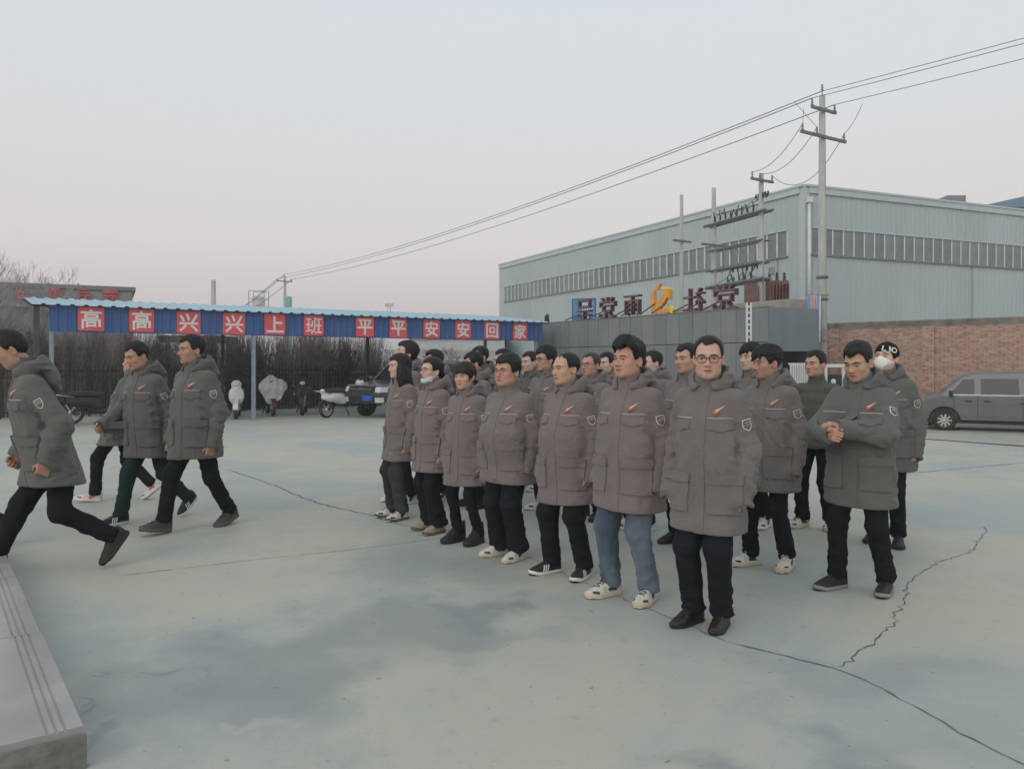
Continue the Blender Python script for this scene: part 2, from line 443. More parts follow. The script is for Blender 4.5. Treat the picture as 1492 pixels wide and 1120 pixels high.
def make_shed():
    A = Vector((-12.6, 21.5, 0)); B = Vector((1.13, 30.9, 0)); U = (B-A).normalized(); Nn = Vector((-U.y, U.x, 0)); LEN = (B-A).length
    root = empty('parking_shed', (A.x, A.y, 0), math.atan2(U.y, U.x), 'long blue parking shed with pale blue corrugated roof and red character plates', 'shed')
    mb_ = mat('blue_fascia_sheet', (0.034, 0.100, 0.285), rough=.5, var=.14, vscale=1.2, dirt=((0.09, 0.12, 0.20), .5), dscale=1.0, stretch=(1, 1, .3))
    mr_ = mat('pale_blue_roof_sheet', (0.30, 0.47, 0.55), rough=.45, var=.08, vscale=.8, dirt=((0.40, 0.46, 0.48), .5), dscale=1.2)
    mp_ = mat('galvanised_post', (0.26, 0.30, 0.33), rough=.55, metal=.2, var=.15, vscale=6)
    md_ = mat('dark_steel', (0.055, 0.06, 0.065), rough=.6, var=.2)
    red = mat('red_plate', (0.70, 0.105, 0.115), rough=.45, var=.06, vscale=3); wht = mat('white_character', (0.74, 0.72, 0.70), rough=.5, var=.05)
    Z0, Z1 = 2.44, 3.16
    # corrugated fascia: trapezoid ribs
    V = []; F = []; pts = []; x = 0.0
    while x < LEN+.05:
        pts += [(x, 0), (x+.12, 0), (x+.14, -.022), (x+.20, -.022), (x+.22, 0)]; x += .22
    for (px_, o_) in pts: V += [(px_, o_, Z0), (px_, o_, Z1)]
    F = [(2*i, 2*i+2, 2*i+3, 2*i+1) for i in range(len(pts)-1)]
    V2 = [(a, b+.012, c) for a, b, c in V]; n = len(V)
    F += [tuple(n+i for i in f)[::-1] for f in F]+[(2*i, 2*i+2, n+2*i+2, n+2*i) for i in range(len(pts)-1)]
    MB().add(V+V2, F).build('fascia', mb_, root)
    # corrugated roof, rising to the back
    V = []; pts = []; x = -.42
    while x < LEN+.25:
        pts += [(x, 0), (x+.20, 0), (x+.23, .035), (x+.31, .035), (x+.34, 0)]; x += .34
    for (a, h) in pts:
        V += [(a, -.20, 3.165+h), (a, 4.0, 3.62+h), (a, 4.0, 3.61+h), (a, -.20, 3.155+h)]
    F = []
    for i in range(len(pts)-1):
        a = 4*i; b = 4*(i+1)
        F += [(a, b, b+1, a+1), (a+3, a+2, b+2, b+3), (a, a+3, b+3, b), (a+1, b+1, b+2, a+2)]
    MB().add(V, F).build('roof', mr_, root)
    # posts
    for i, t in enumerate((0.05, 5.52, 11.0, LEN-.2)):
        for back in (0, 1):
            y = .06 if not back else 3.75
            w = A+U*t+Nn*y; z0 = gz(w.x, w.y)-.02; z1 = 2.5 if not back else 3.5
            if back and i == 0: continue
            m = MB().box((t, y, (z0+z1)/2), (.11, .11, z1-z0)); p = m.build('post', mp_ if not back else md_, root, bevel=.008)
            q = MB().box((t, y, z0+.035), (.24, .24, .03)); q.build('base_plate', mp_, p)
    MB().box((-.30, .10, 1.45), (.14, .14, 3.36)).build('post', md_, root, bevel=.008)
    for t in (0.05, 5.52, 11.0, LEN-.2):
        MB().box((t, 1.95, 3.30), (.08, 3.9, .10), Matrix.Rotation(math.atan2(.45, 4.2), 3, 'X')).build('rafter', md_, root)
    for y in (.1, 1.3, 2.6, 3.7):
        MB().box((LEN/2, y, 3.115+.45*(y+.2)/4.2), (LEN+.9, .06, .05)).build('purlin', md_, root)
    # character plates: pixel centres read off the photo, placed along the fascia
    chars = '高高兴兴上班平平安安回家'; pxs = (132.5, 206, 274.5, 340.5, 400, 456.5, 531, 579.5, 628, 674, 716, 757)
    rr = random.Random(2)
    for ch, px in zip(chars, pxs):
        k = (px-CX)/F_PX; t = (k*A.y-A.x)/(U.x-k*U.y)
        w = .66; cz = 2.80+rr.uniform(-.012, .012)
        P = []
        r_ = .05
        for cxx, czz, a0 in ((w/2-r_, w/2-r_, 0), (-w/2+r_, w/2-r_, 90), (-w/2+r_, -w/2+r_, 180), (w/2-r_, -w/2+r_, 270)):
            for q in range(4):
                a = math.radians(a0+q*30); P.append((t+cxx+r_*math.cos(a), cz+czz+r_*math.sin(a)))
        plate = MB().prism(P, -.050, -.028).build('character_plate', red, root)
        tv, tf = text_geo(ch, .60, extrude=.004, offset=.004 if ch == '班' else .011)
        c0 = (tv.min(0)+tv.max(0))/2; sz = (tv.max(0)-tv.min(0)); sc_ = .545/max(sz[0], sz[1])
        VV = [(t+(a-c0[0])*sc_, -.055-(c*1.0), cz+(b-c0[1])*sc_) for a, b, c in tv]
        MB().add(VV, tf).build('character', wht, plate)

# ------------------------------------------------------------------ cladding wall with gate pillar, sign letters
def make_boundary():
    A = Vector((.98, 33.0, 0)); B = Vector((7.45, 22.9, 0)); U = (B-A).normalized(); LEN = (B-A).length; HT = 3.21
    ang = math.atan2(U.y, U.x)
    root = empty('cladding_wall', (A.x, A.y, 0), ang, 'dark grey metal panel boundary wall behind the crowd', 'wall')
    mp = [mat('grey_cladding', (0.195, 0.212, 0.214), rough=.5, var=.10, vscale=.7, dirt=((0.14, 0.15, 0.15), .5), dscale=.8, stretch=(1, 1, .4)), mat('grey_cladding_b', (0.182, 0.198, 0.200), rough=.5, var=.10, vscale=.7), mat('grey_cladding_c', (0.204, 0.220, 0.220), rough=.5, var=.10, vscale=.7)]
    dk = mat('wall_core', (0.03, 0.032, 0.034), rough=.9)
    z0 = -.45
    MB().bx(0, LEN-.01, .03, .22, z0, HT-.02).build('wall_core', dk, root)
    n = 20; w = LEN/n; r = random.Random(8)
    for i in range(n):
        for (a, b) in ((z0, 2.19), (2.20, HT)):
            o = MB().box(((i+.5)*w, r.uniform(-.003, .003), (a+b)/2), (w-.014, .05, b-a-.012)).build('panel', mp[r.randint(0, 2)], root, bevel=.006)
    MB().bx(-.03, LEN-.012, -.04, .26, HT+.002, HT+.03).build('capping', mp[1], root)
    # end pillar
    C = Vector((9.20, 23.7, 0)); U2 = (C-B).normalized(); L2 = (C-B).length
    pr = empty('gate_pillar', (B.x, B.y, 0), math.atan2(U2.y, U2.x), 'wide grey clad gate pillar at the end of the panel wall', 'pillar')
    pm = mat('pillar_cladding', (0.165, 0.200, 0.212), rough=.55, var=.08, vscale=.8, dirt=((0.13, 0.15, 0.155), .5), dscale=1.0)
    rc = 1.93
    MB().bx(.002, .50, -.02, 1.1, z0, HT).build('pillar_leg', pm, pr, bevel=.01)
    MB().bx(.502, L2, -.02, 1.1, rc, HT).build('pillar_head', pm, pr, bevel=.01)
    MB().bx(.502, L2, .75, 1.1, z0, rc-.002).build('pillar_back', dk, pr)
    MB().bx(L2-.10, L2-.002, .0, .74, z0, rc-.002).build('pillar_leg', pm, pr)
    # folding gate parked in the pillar's recess
    wm = mat('white_gate_tube', (0.62, 0.63, 0.62), rough=.4, var=.06)
    gr = empty('folding_gate', (B.x+U2.x*.9, B.y+U2.y*.9, -.2), math.atan2(U2.y, U2.x), 'white folding gate of upright bars parked beside the pillar', 'gate')
    for i in range(12):
        MB().box((-.35+i*.085, -.30, .88), (.045, .05, 1.72)).build('bar', wm, gr, bevel=.01)
    for z in (.12, 1.0, 1.76): MB().box((.118, -.245, z), (1.0, .04, .05)).build('rail', wm, gr)
    for x in (-.3, .55): MB().lathe([(0, -.03), (.06, -.03), (.06, .03), (0, .03)], (x, -.3, .03), 'x', 12).build('wheel', dk, gr)
    # white frame standing further along the gateway
    fr = empty('gate_frame', (xd(1222, 24.0), 24.0, gz(11, 24)), 0, 'pale steel frame with a black lamp box behind the padded jacket man', 'frame')
    MB().box((.02, 0, 1.88), (.95, .07, .10)).build('beam', wm, fr); MB().box((.14, 0, .92), (.09, .07, 1.84)).build('upright', wm, fr); MB().box((-.40, 0, .92), (.09, .07, 1.84)).build('upright', wm, fr)
    MB().box((-.13, .05, 1.35), (.42, .16, .52)).build('lamp_box', dk, fr, bevel=.02); MB().lathe([(0, -.02), (.07, -.01), (.09, .03)], (-.17, -.04, 1.40), 'y', 14).build('lamp', wm, fr)
    # slotted white post before the wall
    d = 22.2; sp = empty('slotted_post', (xd(1091, d), d, gz(xd(1091, d), d)), 0, 'thin white post with dark slots in front of the panel wall', 'post')
    zt = zd(441, d)-gz(xd(1091, d), d)
    MB().box((-.052, 0, zt/2), (.05, .06, zt)).build('edge', wm, sp); MB().box((.052, 0, zt/2), (.05, .06, zt)).build('edge', wm, sp); MB().box((0, .01, zt/2), (.054, .03, zt)).build('core', dk, sp)
    k = .3
    while k < zt: MB().box((0, -.012, k), (.054, .02, .06)).build('bridge', wm, sp); k += .17
    MB().box((0, 0, .02), (.25, .2, .04)).build('foot_plate', wm, sp)
    # letters standing on the wall, seen from behind
    mar = mat('maroon_letter_back', (0.060, 0.026, 0.030), rough=.6, var=.25, vscale=4); stl = mat('rusty_brace', (0.075, 0.055, 0.050), rough=.8, var=.3, vscale=8)
    pale = mat('pale_letter_inside', (0.30, 0.135, 0.15), rough=.7, var=.2)
    org = mat('orange_emblem', (0.72, 0.33, 0.035), rough=.5, var=.12, vscale=3); yel = mat('yellow_emblem', (0.78, 0.52, 0.07), rough=.5)
    rz = random.Random(5)
    specs = (('呈', 848, 437, 468), ('党', 882, 433, 464), ('雨', 918, 430, 459), ('', 960, 414, 456), ('社', 1008, 420, 454), ('党', 1053, 414, 452))
    words = {848: 'leaning maroon letter nearest the blue notice board', 882: 'maroon letter with three top strokes next to the leaning one', 918: 'boxy maroon letter standing next to the orange emblem', 1008: 'maroon letter with a crosswise arm beside the orange emblem', 1053: 'maroon letter with three top strokes under the transformer platform', 1118: 'square framed maroon letter beside the transformer'}
    for ch, px, y0, y1 in specs:
        k = (px-CX)/F_PX; t = (k*A.y-A.x)/(U.x-k*U.y); p = A+U*t+Vector((-U.y, U.x, 0))*.13; d = p.y
        zt, zb = zd(y0, d), zd(y1, d); hh = zt-zb
        if ch:
            tr = empty('sign_letter', (p.x, p.y, HT+.03), ang, words[px]+', seen from behind', 'sign letter', 'letters standing on the panel wall')
            tv, tf = text_geo(ch, 1.0, extrude=.06, offset=.006)
            c0 = (tv.min(0)+tv.max(0))/2; sz = tv.max(0)-tv.min(0); sc_ = hh/sz[1]; wd = hh*(1.22 if ch != '回' else .85)/sz[0]
            VV = [(-(a-c0[0])*wd, c*1.2, zb-HT-.03+(b-tv.min(0)[1])*sc_) for a, b, c in tv]
            MB().add(VV, tf).build('character', mar, tr)
            tv, tf = text_geo(ch, 1.0, extrude=.005, offset=-.020)
            VV = [(-(a-c0[0])*wd, -.088+c, zb-HT-.03+(b-c0[1]+sz[1]/2)*sc_) for a, b, c in tv]
            MB().add(VV, tf).build('letter_back', pale, tr)
        else:
            tr = empty('sign_emblem', (p.x, p.y, HT+.03), ang, 'orange flame emblem standing on the panel wall between maroon letters', 'emblem')
            z_ = zb-HT-.03; h = hh*.78; w = hh*.92
            q = .15*w
            MB().prism([(-w/2, z_), (-w/2, z_+h), (-w/2+q, z_+h), (-w/2+q, z_+.30*h), (w/2-.30*w, z_+.86*h), (w/2-.42*w, z_+.98*h), (w/2, z_+h), (w/2, z_+.55*h), (w/2-.12*w, z_+.68*h), (-w/2+.42*w, z_+.16*h), (w/2, z_+.16*h), (w/2, z_)], -.07, .07).build('arrow', org, tr)
            MB().prism([(w/2-.30*w, z_+.18*h), (w/2+.10*w, z_-.06*h), (w/2+.16*w, z_+.14*h), (w/2-.05*w, z_+.34*h)], -.05, .05).build('flame', yel, tr)
            MB().prism([(-w/2+.10*w, z_+h*1.03), (-w/2+.20*w, z_+h*1.20), (-w/2+.48*w, z_+h*1.30), (-w/2+.40*w, z_+h*1.16), (-w/2+.36*w, z_+h*1.04)], -.05, .05).build('flame', org, tr)
            MB().prism([(-w/2+.44*w, z_+h*1.04), (-w/2+.54*w, z_+h*1.16), (w/2-.02, z_+h*1.10), (w/2, z_+h*1.02)], -.05, .05).build('flame', yel, tr)
        for s in (-1, 1):
            x = s*.30*hh
            MB().tube([(x, .02, 0), (x, .03, zb-HT+.25*hh)], .020, 6).build('brace', stl, tr)
            MB().tube([(x+.02, -.75, -.02), (x, -.05, zb-HT+.30*hh)], .022, 6).build('brace', stl, tr)
        MB().tube([(-.42*hh, .03, zb-HT+.02), (.42*hh, .03, zb-HT+.02)], .022, 6).build('brace', stl, tr)

# ------------------------------------------------------------------ brick wall by the road
def brick_mat():
    m, nt, b = nt_new('old_red_brick'); N = nt.nodes; L = nt.links
    tc = N.new('ShaderNodeTexCoord'); mp = N.new('ShaderNodeMapping'); mp.inputs['Rotation'].default_value = (math.radians(90), 0, 0)
    L.new(tc.outputs['Object'], mp.inputs['Vector'])
    br = N.new('ShaderNodeTexBrick'); br.offset = .5; br.inputs['Scale'].default_value = 1.0
    for k, v in (('Brick Width', .25), ('Row Height', .063), ('Mortar Size', .0085), ('Mortar Smooth', .2), ('Bias', -.1)): br.inputs[k].default_value = v
    br.inputs['Color1'].default_value = (.44, .245, .185, 1); br.inputs['Color2'].default_value = (.34, .185, .145, 1); br.inputs['Mortar'].default_value = (.52, .45, .38, 1)
    L.new(mp.outputs['Vector'], br.inputs['Vector'])
    n = N.new('ShaderNodeTexNoise'); n.inputs['Scale'].default_value = 1.1; n.inputs['Detail'].default_value = 7; n.inputs['Roughness'].default_value = .65; L.new(tc.outputs['Object'], n.inputs['Vector'])
    r = N.new('ShaderNodeMapRange'); r.inputs['From Min'].default_value = .46; r.inputs['From Max'].default_value = .68; r.inputs['To Max'].default_value = .55; L.new(n.outputs['Fac'], r.inputs['Value'])
    mx = N.new('ShaderNodeMix'); mx.data_type = 'RGBA'; L.new(r.outputs['Result'], mx.inputs['Factor']); L.new(br.outputs['Color'], mx.inputs['A']); mx.inputs['B'].default_value = (.43, .33, .26, 1)
    n2 = N.new('ShaderNodeTexWhiteNoise'); sn = N.new('ShaderNodeVectorMath'); sn.operation = 'SNAP'; sn.inputs[1].default_value = (.125, 10, .063); L.new(tc.outputs['Object'], sn.inputs[0]); L.new(sn.outputs[0], n2.inputs['Vector'])
    r2 = N.new('ShaderNodeMapRange'); r2.inputs['To Min'].default_value = .72; r2.inputs['To Max'].default_value = 1.28; L.new(n2.outputs['Value'], r2.inputs['Value'])
    sc = N.new('ShaderNodeVectorMath'); sc.operation = 'SCALE'; L.new(mx.outputs['Result'], sc.inputs[0]); L.new(r2.outputs['Result'], sc.inputs['Scale'])
    L.new(sc.outputs[0], b.inputs['Base Color']); b.inputs['Roughness'].default_value = .95
    bp = N.new('ShaderNodeBump'); bp.inputs['Strength'].default_value = .8; bp.inputs['Distance'].default_value = .02; bp.invert = True
    L.new(br.outputs['Fac'], bp.inputs['Height']); L.new(bp.outputs['Normal'], b.inputs['Normal'])
    return m

def make_brick_wall():
    P1 = Vector((11.8, 29.3, 0)); P2 = Vector((16.2, 25.0, 0)); U = (P2-P1).normalized(); A = P1-U*1.2; L = 15.0; HT = 3.08
    root = empty('brick_wall', (A.x, A.y, 0), math.atan2(U.y, U.x), 'tall weathered red brick wall across the road behind the van', 'wall')
    bm_ = brick_mat(); cap = mat('weathered_coping', (0.24, 0.215, 0.185), rough=.95, var=.3, vscale=3, dirt=((0.10, 0.095, 0.085), .8), dscale=2.5, bump=.4)
    cement = mat('cement_plinth', (0.33, 0.315, 0.265), rough=.95, var=.2, vscale=2.5, dirt=((0.16, 0.17, 0.13), .8), dscale=3)
    MB().bx(0, L, 0, .24, .30, HT-.24).build('brickwork', bm_, root)
    MB().bx(0, L, -.05, .28, -.6, .298).build('plinth', cement, root)
    r = random.Random(1)
    for k in range(3):
        MB().bx(0, L, -.02-.02*k, .26+.02*k, HT-.238+k*.075, HT-.168+k*.075).build('coping_course', cap, root)
    for k in range(5):
        MB().bx(1.2+k*3.2, 1.58+k*3.2, -.07, -.001, .30, HT-.242).build('pier', bm_, root)
    # dry weeds along the foot
    wm = mat('dry_weeds', (0.16, 0.15, 0.09), rough=.95, var=.4, vscale=5)
    for k, (px, d) in enumerate(((1338, 26.0), (1346, 25.6), (1353, 25.2), (1330, 26.4))):
        x = xd(px, d); tuft(Vector((x, d, gz(x, d))), .55, 60, wm, 'tuft of dry weeds at the foot of the brick wall', 10+k)

def tuft(p, h, n, m, label, seed):
    r = random.Random(seed); mb = MB()
    for i in range(n):
        a = r.uniform(0, 6.28); rr = r.uniform(0, .35); b = Vector((math.cos(a)*rr, math.sin(a)*rr, 0)); l = h*r.uniform(.4, 1.1)
        t = b+Vector((r.gauss(0, .16), r.gauss(0, .16), l)); s = Vector((math.cos(a+1.5), math.sin(a+1.5), 0))*.02
        mid = b.lerp(t, .5)+Vector((r.gauss(0, .04), r.gauss(0, .04), .03))
        mb.add([b-s*.5, b+s*.5, mid+s, mid-s, t], [(0, 1, 2, 3), (3, 2, 4)])
    root = empty('weed_tuft', tuple(p), 0, label, 'weeds', 'weeds at the foot of the brick wall')
    mb.build('blades', m, root, fix=False)

# ------------------------------------------------------------------ big metal-clad factory hall
def make_hall():
    C0 = Vector((13.34, 36.0, 0)); LE = Vector((-1.02, 65.2, 0)); RE = C0+Vector((13.86, 5.9, 0))*2.1; TOP = 9.63; Z0 = -.8
    root = empty('factory_hall', tuple(C0), 0, 'large pale grey metal clad factory hall with a long window band', 'building')
    mc = mat('pale_cladding', (0.420, 0.483, 0.492), rough=.5, var=.05, vscale=.25, dirt=((0.34, 0.385, 0.385), .45), dscale=.3, stretch=(1, 1, .25))
    mt = mat('pale_trim', (0.47, 0.53, 0.54), rough=.5, var=.05); glass = mat('dusty_window', (0.185, 0.210, 0.220), rough=.3, var=.22, vscale=.9, spec=.6)  # both window glass colours are lightened to imitate haze over the panes
    glass2 = mat('hazed_window_b', (0.215, 0.240, 0.248), rough=.3, var=.2, vscale=.9, spec=.6); mul = mat('white_mullion', (0.66, 0.69, 0.69), rough=.5); dk = mat('dark_sill', (0.20, 0.225, 0.23), rough=.6); wp = mat('white_pipe', (0.66, 0.68, 0.68), rough=.4)
    WB, WT = 6.59, 7.76
    r = random.Random(3)
    for fi, (P, Q, w0, w1) in enumerate(((C0, LE, 1.0, 31.6), (C0, RE, .35, 30.5))):
        U = (Q-P).normalized(); L = (Q-P).length
        face = empty('facade', (0, 0, 0), math.atan2(U.y, U.x)); face.parent = root
        o = -1 if fi == 1 else 1     # outward side of the wall in the face's own frame
        def ribbed(x0, x1, z0, z1, name):
            pts = []; x = x0
            while x < x1-.01:
                pts += [(x, 0), (min(x+.24, x1), 0), (min(x+.26, x1), .03), (min(x+.30, x1), .03), (min(x+.32, x1), 0)]; x += .32
            pts.append((x1, 0))
            V = []
            for a, h in pts: V += [(a, o*h, z0), (a, o*h, z1)]
            F = [(2*i, 2*i+2, 2*i+3, 2*i+1) for i in range(len(pts)-1)]
            b0 = len(V); V += [(x0, -o*.2, z0), (x1, -o*.2, z0), (x1, -o*.2, z1), (x0, -o*.2, z1)]
            F += [(b0, b0+1, b0+2, b0+3), (0, 1, b0+3, b0), (len(pts)*2-2, len(pts)*2-1, b0+2, b0+1)]
            MB().add(V, F).build(name, mc, face, fix=False)
        ribbed(.20, L, Z0, WB-.08, 'cladding'); ribbed(.20, L, WT+.06, TOP, 'cladding'); ribbed(.20, w0, WB-.08, WT+.06, 'cladding')
        if w1 < L: ribbed(w1, L, WB-.08, WT+.06, 'cladding')
        MB().bx(w0-.02, w1+.02, min(o*.10, -o*.02), max(o*.10, -o*.02), WB-.078, WB-.002).build('sill', dk, face)
        MB().bx(w0-.02, w1+.02, min(o*.08, -o*.02), max(o*.08, -o*.02), WT+.002, WT+.058).build('window_head', mt, face)
        n = int(round((w1-w0)/.655)); w = (w1-w0)/n
        gm_ = [MB().bx(-w/2+.025, w/2-.025, -.03, .0, WB, WT) for _ in range(1)][0]
        proto = None; mproto = None
        for i in range(n):
            if proto is None:
                proto = gm_.build('window_pane', glass, face); me2 = proto.data.copy(); me2.materials[0] = glass2
                mproto = MB().bx(-.034, .034, -.04, .045, WB, WT).build('mullion', mul, face); proto.location = (w0+w*.5, 0, 0); mproto.location = (w0, 0, 0)
                continue
            c = link('window_pane', proto.data if r.random() < .6 else me2, face); c.location = (w0+w*(i+.5), r.uniform(-.008, .008), 0)
            c = link('mullion', mproto.data, face); c.location = (w0+w*i, 0, 0)
        MB().bx(.0, L, min(-o*.20, o*.14), max(-o*.20, o*.14), TOP+.002, TOP+.10).build('coping', mt, face)
        MB().bx(.22, L, min(o*.034, o*.10), max(o*.034, o*.10), TOP-.28, TOP-.002).build('fascia_trim', mt, face)
        for x in ((11.0,) if fi else (1.6,)):
            MB().bx(x, x+.03, min(o*.032, o*.045), max(o*.032, o*.045), Z0, WB-.1).build('panel_joint', dk, face)
    # corner flashing and downpipe
    U1 = (LE-C0).normalized(); U2 = (RE-C0).normalized()
    q = [U1*.26-U2*.045, -U2*.045-U1*.045, U2*.26-U1*.045, U2*.26+U1*.10, U1*.26+U2*.10]
    MB().prism([(p.x, p.y) for p in q], Z0, TOP, axis='z').build('corner_flashing', mt, root)
    dp = U2*.12-U1*.16
    MB().tube([(dp.x, dp.y, 8.9), (dp.x, dp.y, 3.2)], .075, 10).build('downpipe', wp, root); MB().box((dp.x, dp.y, 9.0), (.26, .26, .24)).build('rainwater_head', wp, root)
    # the hall's roof
    Vr = [C0-C0, LE-C0, LE-C0+(RE-C0), RE-C0]
    MB().add([(p.x, p.y, TOP-.05) for p in Vr], [(0, 1, 2, 3)]).build('roof', mt, root)
    p = U2*13.6+U1*3
    MB().box((p.x, p.y, TOP+.35), (1.0, 1.0, 1.7)).build('roof_vent', dk, root)
    # blue hall beyond
    d = 62.0; bl = mat('blue_grey_cladding', (0.15, 0.235, 0.32), rough=.5, var=.08, vscale=.4)
    b2 = empty('blue_hall', (xd(1530, d), d, 0), 0, 'far blue metal shed showing above the factory hall roof', 'building')
    z1 = zd(303, d); MB().bx(-5.6, 20, 0, 14, -1, z1).build('wall', bl, b2); MB().prism([(-6, z1+.002), (20, z1+.002), (20, z1+2.2), (3, z1+2.0)], -.4, 14.4).build('roof', bl, b2)
    # low gatehouse behind the panel wall
    be = mat('beige_render', (0.33, 0.305, 0.265), rough=.9, var=.15, vscale=1.0, dirt=((0.22, 0.21, 0.185), .7), dscale=1.3)
    A = Vector((xd(970, 32.0), 32.0, 0)); B = Vector((xd(1150, 26.2), 26.2, 0)); U = (B-A).normalized(); L = (B-A).length
    g = empty('gatehouse', tuple(A), math.atan2(U.y, U.x), 'low beige rendered gatehouse behind the panel wall', 'building')
    MB().bx(.1, L-.1, .1, 1.0, -.5, 3.25).build('wall', be, g); MB().bx(0, L, 0, 1.2, 3.252, 3.72).build('roof_slab', be, g, bevel=.02)

# ------------------------------------------------------------------ poles, wires, transformer
def make_poles():
    con = mat('pole_concrete', (0.45, 0.45, 0.415), rough=.9, var=.16, vscale=3, dirt=((0.26, 0.26, 0.235), .6), dscale=2, stretch=(1, 1, .3))
    stl = mat('galvanised_arm', (0.17, 0.18, 0.185), rough=.6, metal=.3, var=.2); por = mat('porcelain', (0.26, 0.25, 0.25), rough=.3); wire = mat('wire', (0.13, 0.135, 0.14), rough=.6)
    dk = mat('dark_switchgear', (0.055, 0.057, 0.06), rough=.6, var=.3); trm = mat('rust_red_transformer', (0.17, 0.085, 0.075), rough=.6, var=.25, vscale=4, dirt=((0.09, 0.05, 0.045), .7), dscale=5)
    WD = Vector((31.6, -49.5, 0)).normalized(); AD = Vector((-WD.y, WD.x, 0))      # wire direction, arm direction
    if AD.x < 0: AD = -AD
    def insul(mb, p, h=.22, r=.05):
        for k in range(3): mb.lathe([(0, 0), (r*(1-.15*k), .01), (r*.5, h/3), (0, h/3)], Vector(p)+Vector((0, 0, h/3*k)), 'z', 8)
    def pole(px, d, ytop, label, arms, r0=.17, r1=.095):
        x = xd(px, d); z0 = gz(x, d)-.1; zt = zd(ytop, d)
        root = empty('utility_pole', (x, d, 0), 0, label, 'pole', 'concrete utility poles')
        MB().tube([(0, 0, z0), (0, 0, z0*.5+zt*.5), (0, 0, zt)], [r0, (r0+r1)/2, r1], 14).build('shaft', con, root)
        for (yy, hw, pins) in arms:
            z = zd(yy, d); c = AD*0.0
            arm = MB().box((0, -.13, z), (hw*2, .07, .09), dir_rot(AD)).build('cross_arm', stl, root)
            for t in pins:
                mb = MB(); q = AD*t*hw; insul(mb, (q.x, q.y-.13, z+.045)); mb.build('insulator', por, arm)
        return root, Vector((x, d, 0))
    p1, v1 = pole(1198, 25.5, 140, 'tall concrete utility pole beside the striped banner', [(162, .62, (-.95, .9)), (201, 1.15, (-.92, -.3, .92))])
    mb = MB(); zt = zd(140, 25.5); insul(mb, (0, 0, zt+.18), .2); mb.tube([(0, 0, zt-.1), (0, 0, zt+.2)], .02, 6); mb.build('insulator', por, p1)
    for yy in (404, 436): MB().lathe([(.172, -.04), (.185, -.04), (.185, .04), (.172, .04)], (0, 0, zd(yy, 25.5)), 'z', 14).build('band', stl, p1)
    MB().box((0, -.20, zd(487, 25.5)), (.17, .05, .36)).build('notice_plate', por, p1)
    pA = {}
    p2, v2 = pole(1109, 30.0, 254, 'concrete pole carrying the transformer platform', [(264, .62, (-.9, -.2, .9))], .15, .09)
    p3, v3 = pole(1040, 33.0, 274, 'second concrete pole of the transformer platform', [(358, .75, ())], .15, .085)
    p4, v4 = pole(993, 36.0, 284, 'slim concrete pole beyond the transformer platform', [(352, .55, ())], .13, .075)
    # transformer platform slung between two poles
    tp = empty('transformer', tuple(v2), 0, 'rust red transformer with switchgear slung between two concrete poles', 'transformer')
    D = (v3-v2); U = D.normalized(); LEN = D.length; R3 = dir_rot(D)
    def beam(y2, y3, ext=.5, sz=.13, name='beam'):
        a = Vector((0, 0, zd(y2, v2.y)))-U*ext; b = D+Vector((0, 0, zd(y3, v3.y)))+U*ext
        side = Vector((-U.y, U.x, 0))*.16
        for s in (-1, 1): MB().tube([a+side*s, b+side*s], sz*.5, 4, smooth=False).build(name, stl, tp)
        return a, b
    r = random.Random(6)
    def clutter(a, b, n, h, jit=.12, t0=.1, t1=.9):
        for k in range(n):
            t = t0+(t1-t0)*(k+.5)/n; p = a.lerp(b, t); mb = MB()
            top = p+Vector((r.gauss(0, .10), r.gauss(0, .10), h*r.uniform(.6, 1.1)))
            mb.tube([p, top], .022, 6); insul(mb, p+Vector((0, 0, .08)), h*.5, .055); mb.tube([top, top+Vector((r.gauss(0, .2), r.gauss(0, .15), -.22))], .013, 5)
            mb.build('cut_out_fuse', dk, tp)
    a, b = beam(309, 328); clutter(a, b, 9, .50); a2 = Vector((0, 0, zd(290, 30.0))); clutter(a2-U*.6, a2+U*.5, 6, .30)
    a, b = beam(351, 366, .3, .08)
    for k in range(5):
        t = .2+.14*k; q = a.lerp(b, t); q2 = q+Vector((0, 0, zd(398, 31)-zd(360, 31))); MB().tube([q, q.lerp(q2, .5)+Vector((.08, 0, 0)), q2], .014, 5).build('lead', wire, tp)
    a, b = beam(383, 395, .3, .09); clutter(a, b, 6, -.55, t0=.1, t1=.6); a, b = beam(407, 419, .35, .16, 'platform_beam'); clutter(a, b, 5, .42, t0=.2, t1=.7)
    tz = zd(446, 30.0); tb = Vector((.55, -.15, 0))
    MB().box((tb.x, tb.y, (tz+zd(410, 30))/2), (.72, .55, zd(410, 30)-tz), None).build('tank', trm, tp, bevel=.03)
    for k in range(6): MB().box((tb.x-.29+k*.115, tb.y-.40, (tz+zd(412, 30))/2), (.03, .17, .72)).build('cooling_fin', trm, tp)
    for k in range(3):
        mb = MB(); insul(mb, (tb.x-.28+k*.28, tb.y, zd(410, 30)+.01), .32, .08); mb.build('bushing', dk, tp)
    MB().box((-.42, -.1, (tz+zd(412, 30))/2), (.42, .35, .80)).build('switch_box', trm, tp, bevel=.02)
    MB().box((.34, -.2, zd(396, 30)), (.20, .16, .30)).build('meter_box', por, tp, bevel=.02)
    # far poles
    pole(311, 60.0, 408, 'lone far concrete post behind the shed roof', [], .2, .17)
    fp, vf = pole(415, 75.0, 402, 'far utility pole with a short cross arm behind the shed', [(410, .75, (-.9, .9))], .2, .12)
    # off-frame pole that the lines run to
    dir_n = v1-vf; vn = v1+Vector((dir_n.x, dir_n.y, 0))
    np_ = empty('utility_pole', tuple(vn), 0, 'concrete utility pole beyond the right edge of the yard', 'pole', 'concrete utility poles')
